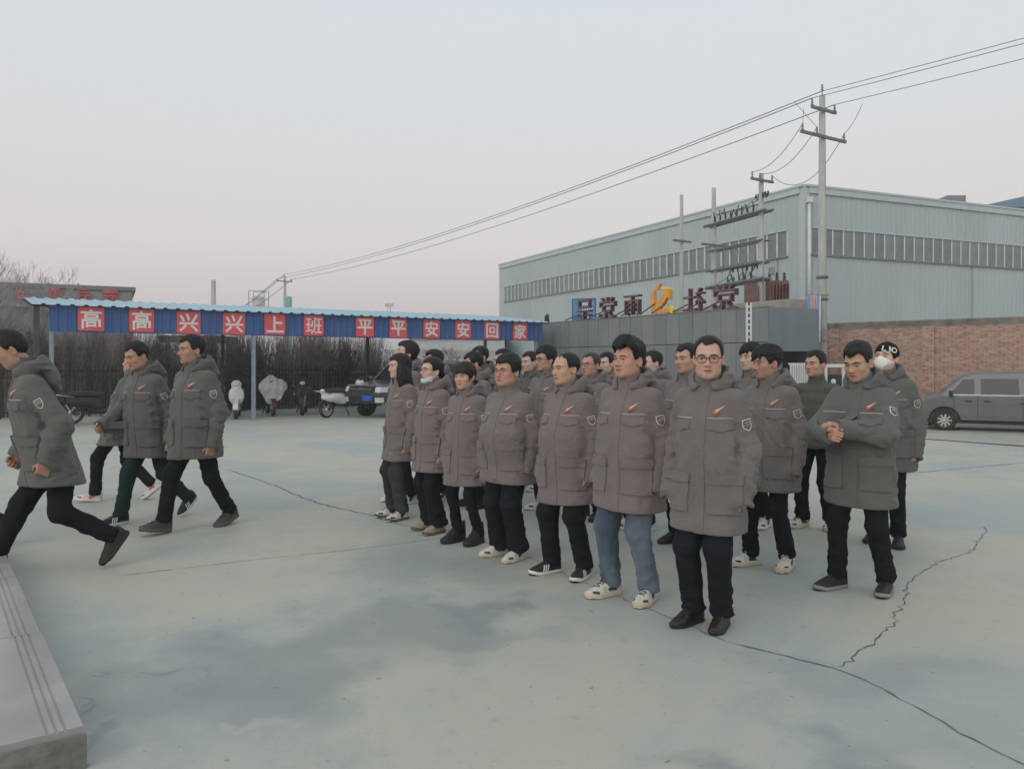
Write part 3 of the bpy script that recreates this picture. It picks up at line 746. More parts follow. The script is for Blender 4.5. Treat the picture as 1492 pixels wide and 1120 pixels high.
    MB().tube([(0, 0, -.5), (0, 0, 10.2)], [.17, .095], 12).build('shaft', con, np_); MB().box((0, 0, 9.75), (1.25, .07, .09), dir_rot(AD)).build('cross_arm', stl, np_)
    # lines
    def line(name, a, b, sag, rad, label, n=26):
        P = []
        for i in range(n+1):
            t = i/n; p = a.lerp(b, t); P.append((p.x, p.y, p.z-4*sag*t*(1-t)))
        MB().tube(P, rad, 5).build('power_line', wire, None, label=label, category='power line', group='overhead power lines')
    zt1 = zd(133, 25.5); zf = zd(402, 75)+.15
    lab = {0: 'topmost overhead line between the far pole and the tall pole', -1: 'overhead line on the outer insulator between far pole and tall pole', 1: 'overhead line on the inner insulator between far pole and tall pole'}
    labn = {0: 'topmost overhead line running on past the tall pole', -1: 'outer overhead line running on past the tall pole', 1: 'inner overhead line running on past the tall pole'}
    for k in (0, -1, 1):
        o1 = AD*(.58*k); z1 = zt1 if k == 0 else zd(162, 25.5)+.27; zfar = zf if k == 0 else zd(410, 75)+.25; o2 = AD*(.68*k)
        off = Vector((0, -.13, 0)) if k else Vector((0, 0, 0))
        line('l', vf+o2+Vector((0, 0, zfar)), v1+o1+off+Vector((0, 0, z1)), .75, .016, lab[k], 40)
        line('l', v1+o1+off+Vector((0, 0, z1)), vn+o1+Vector((0, 0, 10.3 if k == 0 else 10.0)), 1.0, .011, labn[k])
        line('l', vf+o2+Vector((0, 0, zfar)), vf+o2+Vector((-22, 40, zfar-2.6)), .6, .03, {0: 'topmost line running on beyond the far pole', -1: 'outer line running on beyond the far pole', 1: 'inner line running on beyond the far pole'}[k])
    for k, t in enumerate((-.92, -.3, .92)):
        a = v1+AD*(1.15*t)+Vector((0, -.13, zd(201, 25.5)+.25)); b = v2+AD*(.62*(-.9, -.2, .9)[k])+Vector((0, -.13, zd(264, 30)+.25))
        line('l', a, b, (.35, .45, .9)[k], .011, ('first', 'middle', 'last')[k]+' slack line from the tall pole down to the transformer poles')
    for k, t in enumerate((-.92, -.3)):
        a = v1+AD*(1.15*t)+Vector((0, -.13, zd(201, 25.5)+.25)); a2_ = v1+(vf-v1)*(.012+.006*k)+Vector((0, 0, zd((136, 150)[1-k], 25.5)))
        line('l', a, a2_, .0, .009, ('short outer', 'short inner')[k]+' jumper wire tapped from the lines at the tall pole', 6)
    a = v1+AD*1.05+Vector((0, -.13, zd(201, 25.5)+.25)); b = v1+(vn-v1)*.018+AD*.55+Vector((0, 0, zd(160, 25.5)))
    line('l', a, b, .12, .009, 'curved jumper wire on the road side of the tall pole', 8)
    # banner on the tall pole
    d = 25.2; bn = empty('street_banner', (xd(1186, d), d, zd(498, d)), 0, 'narrow pink and blue upright banner hung on the tall pole', 'banner')
    pk = mat('pink_banner', (0.62, 0.40, 0.45), rough=.7, var=.12, vscale=6); bl = mat('blue_banner', (0.10, 0.36, 0.56), rough=.7, var=.15, vscale=5); wt = mat('banner_white', (0.68, 0.70, 0.72), rough=.7); rd = mat('banner_red', (0.55, 0.10, 0.16), rough=.7); gn = mat('banner_green', (0.12, 0.35, 0.20), rough=.7)
    HB = zd(430, d)-zd(498, d); w = .44
    def strip(name, u0, u1, z0, z1, y, m):
        # the banner narrows to its foot
        f = lambda u, z: (-.22+(u+.22)*(.55+.45*z/HB)+.20*(1-z/HB)) if False else u*(.62+.38*z/HB)+.06*(1-z/HB)
        MB().prism([(f(u0, z0), z0), (f(u1, z0), z0), (f(u1, z1), z1), (f(u0, z1), z1)], y-.004, y).build(name, m, bn)
    strip('cloth', -.22, .22, 0, HB, 0, wt); strip('stripe', -.215, -.12, .02, HB-.01, -.006, bl); strip('stripe', .09, .17, .02, HB-.01, -.006, bl); strip('stripe', -.115, .085, .02, HB-.01, -.006, pk)
    for k in range(17):
        z = HB-.10-k*.082; strip('print_mark', -.085, -.035, z, z+.05, -.012, rd); strip('print_mark', .005, .055, z+.01, z+.055, -.012, rd)
    strip('stripe', -.10, .16, .0, .10, -.012, gn)
    MB().tube([(-.26, .01, HB), (.48, .01, HB)], .018, 6).build('hanging_rod', stl, bn); MB().tube([(-.12, .01, 0), (.48, .01, 0)], .015, 6).build('hanging_rod', stl, bn)

# ------------------------------------------------------------------ far left and far things
def make_far():
    gy = mat('far_grey_facade', (0.25, 0.262, 0.262), rough=.7, var=.08, vscale=.3); rd = mat('red_lettering', (0.55, 0.09, 0.08), rough=.5)
    d = 42.0; xr = xd(193, d); zt = zd(424, d)
    b = empty('grey_building', (xr, d, 0), math.radians(27), 'long low grey building with red letters behind the parking shed', 'building')
    MB().bx(-24, 0, 0, 9, -1, zt).build('wall', gy, b); MB().bx(-24.2, .15, -.12, 9, zt+.002, zt+.20).build('parapet', mat('far_grey_parapet', (0.20, 0.215, 0.215), rough=.7), b)
    r = random.Random(12)
    for k, x in enumerate((-1.0, -2.3, -3.6, -5.0, -6.4)):
        zc = zd(434, 42)+.1; mb = MB()
        for q in range(7):
            if q % 2: mb.box((x+r.uniform(-.25, .25), -.08, zc+r.uniform(-.35, .35)), (.09, .06, r.uniform(.3, .7)))
            else: mb.box((x+r.uniform(-.1, .1), -.08-.004*q, zc+r.uniform(-.35, .35)), (r.uniform(.5, .8), .06, .09))
        mb.build('red_sign_stroke', rd, b)
    mb = MB(); x = -13.3
    rot = Matrix.Rotation(math.radians(28), 3, 'Y')
    for q in range(5): mb.box((x+r.uniform(-.2, .2), -2.2-.004*q, zd(438, 40)+r.uniform(-.3, .3)), (.9 if q % 2 else .16, .06, .16 if q % 2 else .8), rot)
    fl = mb.build('red_sign_stroke', rd, b)
    # darker side building behind the shed's left end
    sb_ = empty('brown_outbuilding', (xd(-20, 33.0), 33.0, 0), math.radians(20), 'dark grey brown outbuilding at the left end of the shed', 'building')
    ob = mat('grey_brown_sheet', (0.185, 0.18, 0.18), rough=.7, var=.15, vscale=.8, stretch=(1, 1, .2))
    MB().bx(-9, 1.6, 0, 5, -1, zd(446, 33)).build('wall', ob, sb_); MB().bx(-9.2, 1.8, -.2, 5.2, zd(446, 33)+.002, zd(446, 33)+.12).build('roof', gy, sb_)
    # teal stack, pale tank tower, far hoarding
    d = 58; MB().box((0, 0, 0), (.42, .42, 4.0)).build('vent_stack', mat('teal_paint', (0.22, 0.42, 0.41), rough=.6), None, bevel=.02, label='teal vent stack rising behind the shed roof', category='stack').location = (xd(420, d), d, zd(432, d)-2.0)
    d = 150; pl = mat('pale_far_steel', (0.52, 0.49, 0.45), rough=.7); lt = mat('far_lattice', (0.30, 0.30, 0.30), rough=.7)
    t = empty('water_tower', (xd(377, d), d, 0), 0, 'pale water tank in a steel frame far behind the shed', 'tower')
    MB().lathe([(0, zd(455, d)), (1.15, zd(455, d)), (1.15, zd(432, d)), (0, zd(431, d))], (0, 0, 0), 'z', 16).build('tank', pl, t)
    for sx in (-1.45, 1.45):
        for sy in (-1.4, 1.4): MB().tube([(sx, sy, -1), (sx, sy, zd(424, d))], .09, 5).build('leg', lt, t)
    for z in (zd(424.5, d), zd(436, d), zd(446, d)):
        for sy in (-1.4, 1.4): MB().tube([(-1.5, sy, z), (1.5, sy, z)], .07, 5).build('girder', lt, t)
    d = 220; h = empty('far_hoarding', (xd(567, d), d, 0), 0, 'tiny pale hoarding on legs above the shed roof', 'hoarding')
    MB().box((0, 0, zd(444.5, d)), (2.4, .3, 1.0)).build('board', pl, h); MB().box((.35, 0, zd(455, d)), (.25, .25, 5)).build('leg', pl, h); MB().box((-.35, 0, zd(455, d)), (.25, .25, 5)).build('leg', pl, h)
    # blue notice board behind the letters
    d = 36; nb = empty('notice_board', (xd(850, d), d, zd(466, d)), math.radians(-20), 'blue notice board with white lines behind the wall letters', 'notice board')
    bl = mat('notice_blue', (0.055, 0.25, 0.52), rough=.5, var=.1); wt = mat('notice_white', (0.66, 0.70, 0.72), rough=.5); dk = mat('notice_frame', (0.10, 0.12, 0.13), rough=.6)
    hb = zd(436, d)-zd(466, d); MB().bx(-.5, .55, 0, .06, 0, hb).build('board', bl, nb)
    MB().bx(-.54, -.502, -.02, .06, -.02, hb+.04).build('frame', dk, nb); MB().bx(.552, .59, -.02, .06, -.02, hb+.04).build('frame', dk, nb); MB().bx(-.5, .55, -.02, .06, hb+.002, hb+.04).build('frame', dk, nb)
    for z, n in ((.72, 5), (.50, 5)):
        for k in range(n): MB().box((-.02+k*.105, -.012, z), (.07, .02, .13)).build('white_mark', wt, nb)
    MB().box((.16, -.012, .17), (.30, .02, .16)).build('white_mark', wt, nb); MB().bx(-.4, -.34, .0, .06, -3.4, -.002).build('leg', dk, nb); MB().bx(.4, .46, .0, .06, -3.4, -.002).build('leg', dk, nb)

# ------------------------------------------------------------------ bare trees, shrubs, fences
def branches(mb, p, d, L, r, depth, rnd, spread=.5, up=.15, kids=(2, 3), minr=.004, droop=0.0):
    n = 3; pts = [p]; q = p.copy(); dd = d.copy()
    for i in range(n):
        dd = (dd+Vector((rnd.gauss(0, .10), rnd.gauss(0, .10), rnd.gauss(0, .05)+up*.3))).normalized(); q = q+dd*L/n; pts.append(q.copy())
    rs = [max(minr, r*(1-.45*i/n)) for i in range(n+1)]
    mb.tube(pts, rs, 5 if r > .02 else 3, cap=False)
    if depth <= 0: return
    for k in range(rnd.randint(*kids)+(1 if depth > 2 else 0)):
        t = rnd.uniform(.35, 1.0); i = min(n-1, int(t*n)); b = pts[i].lerp(pts[i+1], t*n-i)
        side = Vector((rnd.gauss(0, 1), rnd.gauss(0, 1), rnd.gauss(0, .4))).normalized()
        nd = (dd*(1-spread*.5)+side*spread+Vector((0, 0, up))).normalized()
        branches(mb, b, nd, L*rnd.uniform(.55, .82), r*rnd.uniform(.45, .65), depth-1, rnd, spread, up, kids, minr)

def bare_tree(p, h, seed, label, m, depth=5, r=.09, group=None, spread=.55):
    rnd = random.Random(seed); root = empty('bare_tree', tuple(p), 0, label, 'tree', group)
    t = MB(); th = h*.28
    t.tube([(0, 0, -.15), (rnd.gauss(0, .04), rnd.gauss(0, .04), th*.5), (rnd.gauss(0, .06), rnd.gauss(0, .06), th)], [r*1.25, r, r*.85], 8)
    t.build('trunk', m, root)
    c = MB()
    for k in range(5):
        a = k*1.256+rnd.uniform(-.4, .4); d = Vector((math.cos(a)*.6, math.sin(a)*.6, 1.1)).normalized()
        branches(c, Vector((0, 0, th*rnd.uniform(.75, 1.0))), d, h*.28, r*.55, depth, rnd, spread, .12)
    c.build('crown', m, root, fix=False)

def bare_shrub(p, h, w, n, seed, label, m, group):
    rnd = random.Random(seed); root = empty('bare_shrub', tuple(p), 0, label, 'shrub', group); mb = MB()
    for i in range(n):
        a = rnd.uniform(0, 6.28); rr = abs(rnd.gauss(0, .32))*w; b = Vector((math.cos(a)*rr*.6, math.sin(a)*rr*.4, 0))
        L = h*rnd.uniform(.55, 1.05); lean = Vector((math.cos(a)*rr*.7+rnd.gauss(0, .12), math.sin(a)*rr*.5+rnd.gauss(0, .12), 0))
        p1 = b+lean*.35+Vector((0, 0, L*.5)); p2 = b+lean+Vector((rnd.gauss(0, .06), rnd.gauss(0, .06), L))
        mb.tube([b, p1, p2], [.011, .008, .004], 3, cap=False)
        for k in range(5):
            t = rnd.uniform(.3, .95); q = p1.lerp(p2, (t-.5)*2) if t > .5 else b.lerp(p1, t*2)
            e = q+Vector((rnd.gauss(0, .16), rnd.gauss(0, .16), rnd.uniform(.12, .42)))
            mb.tube([q, e], [.0055, .003], 3, cap=False)
    mb.build('stems', m, root, fix=False)

def leaf_tree(p, h, w, seed, label, mt, ml, n=900):
    rnd = random.Random(seed); root = empty('evergreen_tree', tuple(p), 0, label, 'tree')
    MB().tube([(0, 0, -.2), (.05, 0, h*.5), (0, 0, h*.9)], [.10, .07, .03], 8).build('trunk', mt, root)
    mb = MB()
    for i in range(n):
        t = rnd.random(); z = h*(.30+.70*t); rr = w*(1-t)**.7*rnd.random()**.5*(.7+.3*math.sin(z*7+i % 3)); a = rnd.uniform(0, 6.28)
        c = Vector((math.cos(a)*rr, math.sin(a)*rr, z)); s = rnd.uniform(.08, .18)
        u = Vector((rnd.gauss(0, 1), rnd.gauss(0, 1), rnd.gauss(0, 1))).normalized()*s; v = u.orthogonal().normalized()*s*.4
        mb.add([c-u, c+v, c+u, c-v], [(0, 1, 2, 3)])
    mb.build('crown', ml, root, fix=False)

def make_plants():
    bk = mat('bare_bark', (0.15, 0.125, 0.125), rough=.95, var=.25, vscale=10); bk2 = mat('dark_bare_stems', (0.150, 0.125, 0.122), rough=.95, var=.3, vscale=6); bk3 = mat('straw_bare_stems', (0.29, 0.24, 0.215), rough=.95, var=.3, vscale=6); bk4 = mat('grey_purple_twigs', (0.36, 0.325, 0.345), rough=.95, var=.2)
    x = xd(18, 27.0); bare_tree(Vector((x, 27.0, gz(x, 27.0))), 6.3, 3, 'bare tree with a fan of thin branches by the grey building', bk4, 5, .07, spread=.45)
    x = xd(-45, 25.0); bare_tree(Vector((x, 25.0, gz(x, 25.0))), 5.0, 5, 'bare tree at the left end of the parking shed', bk4, 5, .09, spread=.5)
    A = Vector((-12.6, 21.5, 0)); U = Vector((13.73, 9.4, 0)).normalized(); Nn = Vector((-U.y, U.x, 0))
    rnd = random.Random(21)
    for i in range(15):
        t = -.8+i*.92; p = A+U*t+Nn*(6.2+rnd.uniform(-.4, .6)); p.z = gz(p.x, p.y)
        dark = i in (7, 8) or i % 4 == 1
        bare_shrub(p, rnd.uniform(2.8, 3.3) if not dark else 2.9, 1.2, 330 if not dark else 400, 40+i, 'dense dark bare shrub in the row behind the black fence' if dark else 'tall straw coloured bare shrub in the row behind the black fence', bk2 if dark else bk3, 'dark bare shrubs behind the fence' if dark else 'straw coloured bare shrubs behind the fence')
    x = xd(640, 36.0); bare_tree(Vector((x, 36.0, gz(x, 36))), 3.4, 8, 'low spreading bare tree before the pale fence', bk2, 4, .06, spread=.7)
    for k, px in enumerate((905, 925, 975, 988)):
        d = 35.5; x = xd(px, d); bare_shrub(Vector((x, d, gz(x, d))), 4.0, .7, 36, 70+k, 'bare sapling behind the panel wall near the emblem', bk, 'bare saplings behind the panel wall')
    ev = mat('dark_evergreen', (0.032, 0.048, 0.034), rough=.8, var=.4, vscale=8)
    d = 42.0; x = xd(797, d); leaf_tree(Vector((x, d, gz(x, d))), 4.5, .75, 3, 'small dark evergreen tree at the end of the panel wall', bk2, ev)
    # black picket fence behind the shed
    fm = mat('black_iron', (0.016, 0.017, 0.018), rough=.5)
    F0 = A+U*(-1.0)+Nn*5.0; f = empty('picket_fence', (F0.x, F0.y, gz(F0.x, F0.y)), math.atan2(U.y, U.x), 'black iron picket fence behind the parked scooters', 'fence')
    LEN = 15.0; pk = None
    for i in range(int(LEN/.125)):
        if pk is None: pk = MB().prism([(-.012, .05), (.012, .05), (.012, 1.62), (0, 1.72), (-.012, 1.62)], -.012, .012).build('picket', fm, f); pk.location = (.06, 0, 0); continue
        c = link('picket', pk.data, f); c.location = (.06+i*.125, 0, 0)
    for z in (.18, 1.30, 1.50): MB().bx(0, LEN, -.035, -.013, z, z+.045).build('rail', fm, f)
    for i in range(7): MB().bx(i*2.5-.03, i*2.5+.03, -.09, -.036, 0, 1.75).build('post', fm, f)
    # low hedge mass behind the fence, too dense to count
    hm = mat('dark_hedge_leaves', (0.062, 0.068, 0.058), rough=.9, var=.4, vscale=7); mb = MB(); rnd = random.Random(9)
    for i in range(5200):
        t = rnd.uniform(-3, 16); o = rnd.gauss(7.6, .5); z = abs(rnd.gauss(0, .75))*(1+.35*math.sin(t*1.7)+.3*math.sin(t*.6+1)); p = A+U*t+Nn*o; p.z = gz(p.x, p.y)+min(z, 2.3)
        u = Vector((rnd.gauss(0, 1), rnd.gauss(0, 1), rnd.gauss(0, 1))).normalized()*rnd.uniform(.07, .16); v = u.orthogonal().normalized()*u.length*.5
        mb.add([p-u, p+v, p+u, p-v], [(0, 1, 2, 3)])
    mb.build('hedge', hm, None, fix=False, kind='stuff', label='dark hedge growing behind the black picket fence', category='hedge')
    # pale concrete fence further off
    pm = mat('pale_concrete_fence', (0.46, 0.455, 0.44), rough=.9, var=.1)
    d = 38.0; f2 = empty('concrete_fence', (xd(560, d), d, gz(-5, d)), math.radians(4), 'pale concrete baluster fence far behind the shed', 'fence')
    zt = zd(511, d)-gz(-5, d); W_ = xd(735, d)-xd(560, d); b0 = None
    for i in range(int(W_/.16)):
        if b0 is None: b0 = MB().bx(-.05, .05, -.05, .05, .1, zt-.1).build('baluster', pm, f2); b0.location = (.1, 0, 0); continue
        c = link('baluster', b0.data, f2); c.location = (.1+i*.16, 0, 0)
    MB().bx(0, W_, -.08, .08, zt-.098, zt+.05).build('rail', pm, f2); MB().bx(0, W_, -.07, .07, zt*.45, zt*.45+.09).build('rail', pm, f2); MB().bx(0, W_, -.1, .1, -.3, .098).build('plinth', pm, f2)
    # far white building strip seen under the shed roof
    d = 60; wb = empty('white_building', (xd(600, d), d, 0), 0, 'pale low building far behind the baluster fence', 'building')
    MB().bx(0, xd(735, d)-xd(600, d), 0, 5, -1, zd(494, d)).build('wall', mat('far_white_wall', (0.50, 0.51, 0.51), rough=.8), wb); MB().bx(-.2, xd(735, d)-xd(600, d)+.2, -.2, 5, zd(494, d)+.002, zd(490, d)).build('roof', pm, wb)

def make_pavilion():
    d = 33.5; wd = mat('dark_red_timber', (0.085, 0.060, 0.055), rough=.8, var=.25, vscale=3)
    x0, x1 = xd(234, d), xd(324, d); g = gz(x0, d); zt = zd(489, d)
    root = empty('garden_pergola', ((x0+x1)/2, d, g), 0, 'dark timber pergola among the bare shrubs behind the shed', 'pergola')
    w = x1-x0
    for s in (-1, 1):
        for y in (0, 1.6): MB().box((s*w*.38, y, (zt-g)/2-.15), (.16, .16, zt-g-.3)).build('column', wd, root)
    for y in (-.15, 1.75): MB().box((0, y, zt-g-.20), (w, .12, .18)).build('beam', wd, root)
    for k in range(9): MB().box((-w/2+.12+k*(w-.24)/8, .8, zt-g-.05), (.09, 2.6, .11)).build('rafter', wd, root)
# ------------------------------------------------------------------ vehicles
def poly_sdf(px, pz, P):
    d = np.full(px.shape, 1e9, np.float32); s = np.ones(px.shape, np.float32); n = len(P)
    for i in range(n):
        ax, az = P[i]; bx, bz = P[i-1]
        ex, ez = bx-ax, bz-az; wx = px-ax; wz = pz-az
        t = np.clip((wx*ex+wz*ez)/(ex*ex+ez*ez), 0, 1)
        d = np.minimum(d, (wx-ex*t)**2+(wz-ez*t)**2)
        c1 = pz >= az; c2 = pz < bz; c3 = ex*wz > ez*wx
        flip = (c1 & c2 & c3) | (~c1 & ~c2 & ~c3)
        s = np.where(flip, -s, s)
    return s*np.sqrt(d)

def qw(c):
    """bilinear quad: corners bottom-left, bottom-right, top-right, top-left in (along, height)"""
    def wp(u, v):
        a = u+.5; b = v+.5
        x = (c[0][0]*(1-a)+c[1][0]*a)*(1-b)+(c[3][0]*(1-a)+c[2][0]*a)*b
        z = (c[0][1]*(1-a)+c[1][1]*a)*(1-b)+(c[3][1]*(1-a)+c[2][1]*a)*b
        return x, z
    return wp

def wheel(parent, c, r, w, tm, rm, spokes=7, side=-1):
    o = MB().lathe([(r*.62, -w/2), (r*.9, -w/2), (r, -w*.32), (r, w*.32), (r*.9, w/2), (r*.62, w/2), (r*.62, -w/2)], c, 'y', 28).build('tyre', tm, parent)
    mb = MB(); c = Vector(c); y = c.y+side*w*.36
    mb.lathe([(r*.60, 0), (r*.66, 0), (r*.66, -.02*side), (r*.60, -.02*side)], (c.x, y, c.z), 'y', 24)
    mb.lathe([(0, side*.012), (r*.15, side*.010), (r*.17, -side*.01)], (c.x, y, c.z), 'y', 14)
    for k in range(spokes):
        a = 2*math.pi*k/spokes; rot = Matrix.Rotation(-a, 3, 'Y')
        mb.box(Vector((c.x, y, c.z))+rot @ Vector((r*.38, 0, 0)), (r*.46, .022, r*.16), rot)
    rim = mb.build('rim', rm, o)
    MB().lathe([(0, 0), (r*.61, 0)], (c.x, c.y+side*w*.20, c.z), 'y', 20).build('brake_disc', PMV['dark'], o)
    return o

PMV = {}
def veh_mats():
    PMV['dark'] = mat('black_plastic', (0.022, 0.023, 0.024), rough=.55, var=.15); PMV['tyre'] = mat('tyre_rubber', (0.022, 0.022, 0.022), rough=.85, var=.2, dirt=((0.10, 0.095, 0.08), .5), dscale=6)
    PMV['glass'] = mat('car_glass', (0.016, 0.021, 0.023), rough=.08, var=.3, vscale=4, spec=.42); PMV['chrome'] = mat('chrome', (0.55, 0.56, 0.57), rough=.2, metal=.9, var=.05)
    PMV['rim'] = mat('alloy_rim', (0.46, 0.47, 0.47), rough=.35, metal=.6); PMV['van'] = mat('dusty_grey_paint', (0.118, 0.130, 0.136), rough=.38, var=.08, vscale=1.5, dirt=((0.14, 0.14, 0.13), .35), dscale=2.2, coat=.4)
    PMV['suv'] = mat('dark_grey_green_paint', (0.030, 0.038, 0.038), rough=.25, var=.08, coat=.8); PMV['lamp'] = mat('lamp_lens', (0.55, 0.57, 0.58), rough=.12); PMV['plate'] = mat('blue_number_plate', (0.03, 0.12, 0.48), rough=.4); PMV['white'] = mat('white_plastic', (0.66, 0.67, 0.66), rough=.3, var=.05, coat=.3)
    PMV['seat'] = mat('black_vinyl', (0.02, 0.02, 0.021), rough=.5); PMV['quilt'] = mat('white_quilted_blanket', (0.55, 0.58, 0.56), rough=.8, var=.15, vscale=9, bump=.5, bscale=14); PMV['maroon'] = mat('maroon_plastic', (0.10, 0.018, 0.02), rough=.35); PMV['silver'] = mat('silver_fork', (0.40, 0.41, 0.41), rough=.35, metal=.5)

def car_body(P, W, tumble, belt, plan, arches, h=.035, k=.07):
    """side outline P in (x,z), half width W, cabin leaning in above the belt line"""
    def f(X, Y, Z):
        d = poly_sdf(X, Z, P)
        w = W-tumble*np.maximum(0, Z-belt)-.10*np.maximum(0, .45-Z)-plan(X)
        d = smax(d, np.abs(Y)-w, k)
        for (ax, az, ar) in arches:
            d = smax(d, -np.maximum(np.sqrt((X-ax)**2+(Z-az)**2)-ar, W-.30-np.abs(Y)), .015)
        return d
    xs = [p[0] for p in P]; zs = [p[1] for p in P]
    return surf(f, (min(xs)-.08, -W-.1, min(zs)-.08), (max(xs)+.08, W+.1, max(zs)+.08), h)

def make_van():
    # front to -X; near side is -Y
    P = [(-2.05, .30), (-2.10, .62), (-2.02, .90), (-1.50, 1.06), (-.92, 1.60), (-.55, 1.70), (.5, 1.735), (2.02, 1.70), (2.12, 1.0), (2.10, .34)]
    root_loc = Vector((xd(1376, 23.2), 23.2, 0))
    yaw = math.radians(-27)
    # front wheel at (-1.38, -.74)
    off = Matrix.Rotation(yaw, 3, 'Z') @ Vector((-1.36, -.74, 0))
    o = root_loc-off; o.z = gz(root_loc.x, root_loc.y)
    root = empty('parked_van', tuple(o), yaw, 'dark grey minivan parked along the brick wall', 'van')
    zr = gz(*(o.xy+ (Matrix.Rotation(yaw, 3, 'Z') @ Vector((1.34, -.74, 0))).xy))
    root.rotation_euler = (0, math.atan2(o.z-zr, 2.7)*-0.0, yaw)
    arches = [(-1.36, .30, .40), (1.34, .30, .40)]
    V, Q = car_body(P, .83, .20, 1.02, lambda X: .16*sstep(-1.2, -2.15, X)+.05*sstep(1.5, 2.15, X), arches, .03)
    link('body', np_mesh('body', V, Q, True, [PMV['van']]), root)
    bvh = BVHTree.FromPolygons([tuple(v) for v in V], [tuple(q) for q in Q])
    def pt(name, c, n, warp, m, off=.006, nu=8, nv=6, par=root, up=(0, 0, 1), skirt=.012):
        a = patch(bvh, c, n, up, 0, 0, nu, nv, off, skirt, warp, far=1.5)
        if a: return link(name, np_mesh(name, a[0], a[1], True, [m]), par)
    for s, flip in ((-1, 1), (1, -1)):
        n = (0, s, 0); c = (0, 0, 0)
        def W4(*q): return qw([(x*flip, z) for x, z in q])
        # seen from the -Y side, u runs to +X
        pt('window', c, n, W4((-1.22, 1.08), (-.60, 1.08), (-.60, 1.52), (-.88, 1.50)), PMV['glass'])
        pt('window', c, n, W4((-.44, 1.08), (.50, 1.08), (.48, 1.53), (-.44, 1.53)), PMV['glass'])
        pt('window', c, n, W4((.68, 1.08), (1.70, 1.08), (1.64, 1.51), (.67, 1.53)), PMV['glass'])
        pt('window_trim', c, n, W4((-1.26, 1.045), (1.78, 1.045), (1.78, 1.068), (-1.26, 1.068)), PMV['silver'], .010, 24, 1)
        pt('slide_rail', c, n, W4((.50, .815), (1.85, .80), (1.85, .835), (.50, .85)), PMV['dark'], .006, 14, 1)
        pt('swage_line', c, n, W4((-1.15, .775), (1.95, .775), (1.95, .792), (-1.15, .792)), PMV['van'], .012, 24, 1)
        pt('sill_trim', c, n, W4((-.92, .345), (.90, .345), (.90, .365), (-.92, .365)), PMV['silver'], .012, 16, 1)
        for x in (-.75, -.28): pt('door_handle', c, n, W4((x-.09, .86), (x+.09, .86), (x+.08, .90), (x-.08, .90)), PMV['dark'], .022, 4, 2)
        for x in (-1.12, -.52, .58): pt('door_gap', c, n, W4((x-.006, .40), (x+.006, .40), (x+.006, 1.05), (x-.006, 1.05)), PMV['dark'], .0025, 1, 14)
        pt('headlamp', (-1.9, 0, 0), (-.75, s*1, .1), lambda u, v: (u*.34, .78+v*.17-.05*u*flip), PMV['lamp'], .01, 6, 4)
        m = MB(); m.box((-1.20, s*.93, 1.10), (.10, .17, .17)); m.build('wing_mirror', PMV['dark'], root, bevel=.03)
    pt('windscreen', (-1.2, 0, 1.35), (-.8, 0, .62), lambda u, v: (u*1.30*(1-.12*v), v*.62), PMV['glass'], .006, 10, 6)
    pt('bumper_grille', (-2, 0, .55), (-1, 0, 0), lambda u, v: (u*1.0, v*.22), PMV['dark'], .01, 10, 3)
    pt('number_plate', (-2, 0, .42), (-1, 0, 0), lambda u, v: (u*.42, v*.12), PMV['plate'], .03, 4, 1)
    for x in (-1.36, 1.34):
        for s in (-1, 1): wheel(root, (x, s*.72, .30), .31, .20, PMV['tyre'], PMV['rim'], 9, s)
    MB().bx(-1.9, 1.95, -.62, .62, .22, .36).build('underbody', PMV['dark'], root)

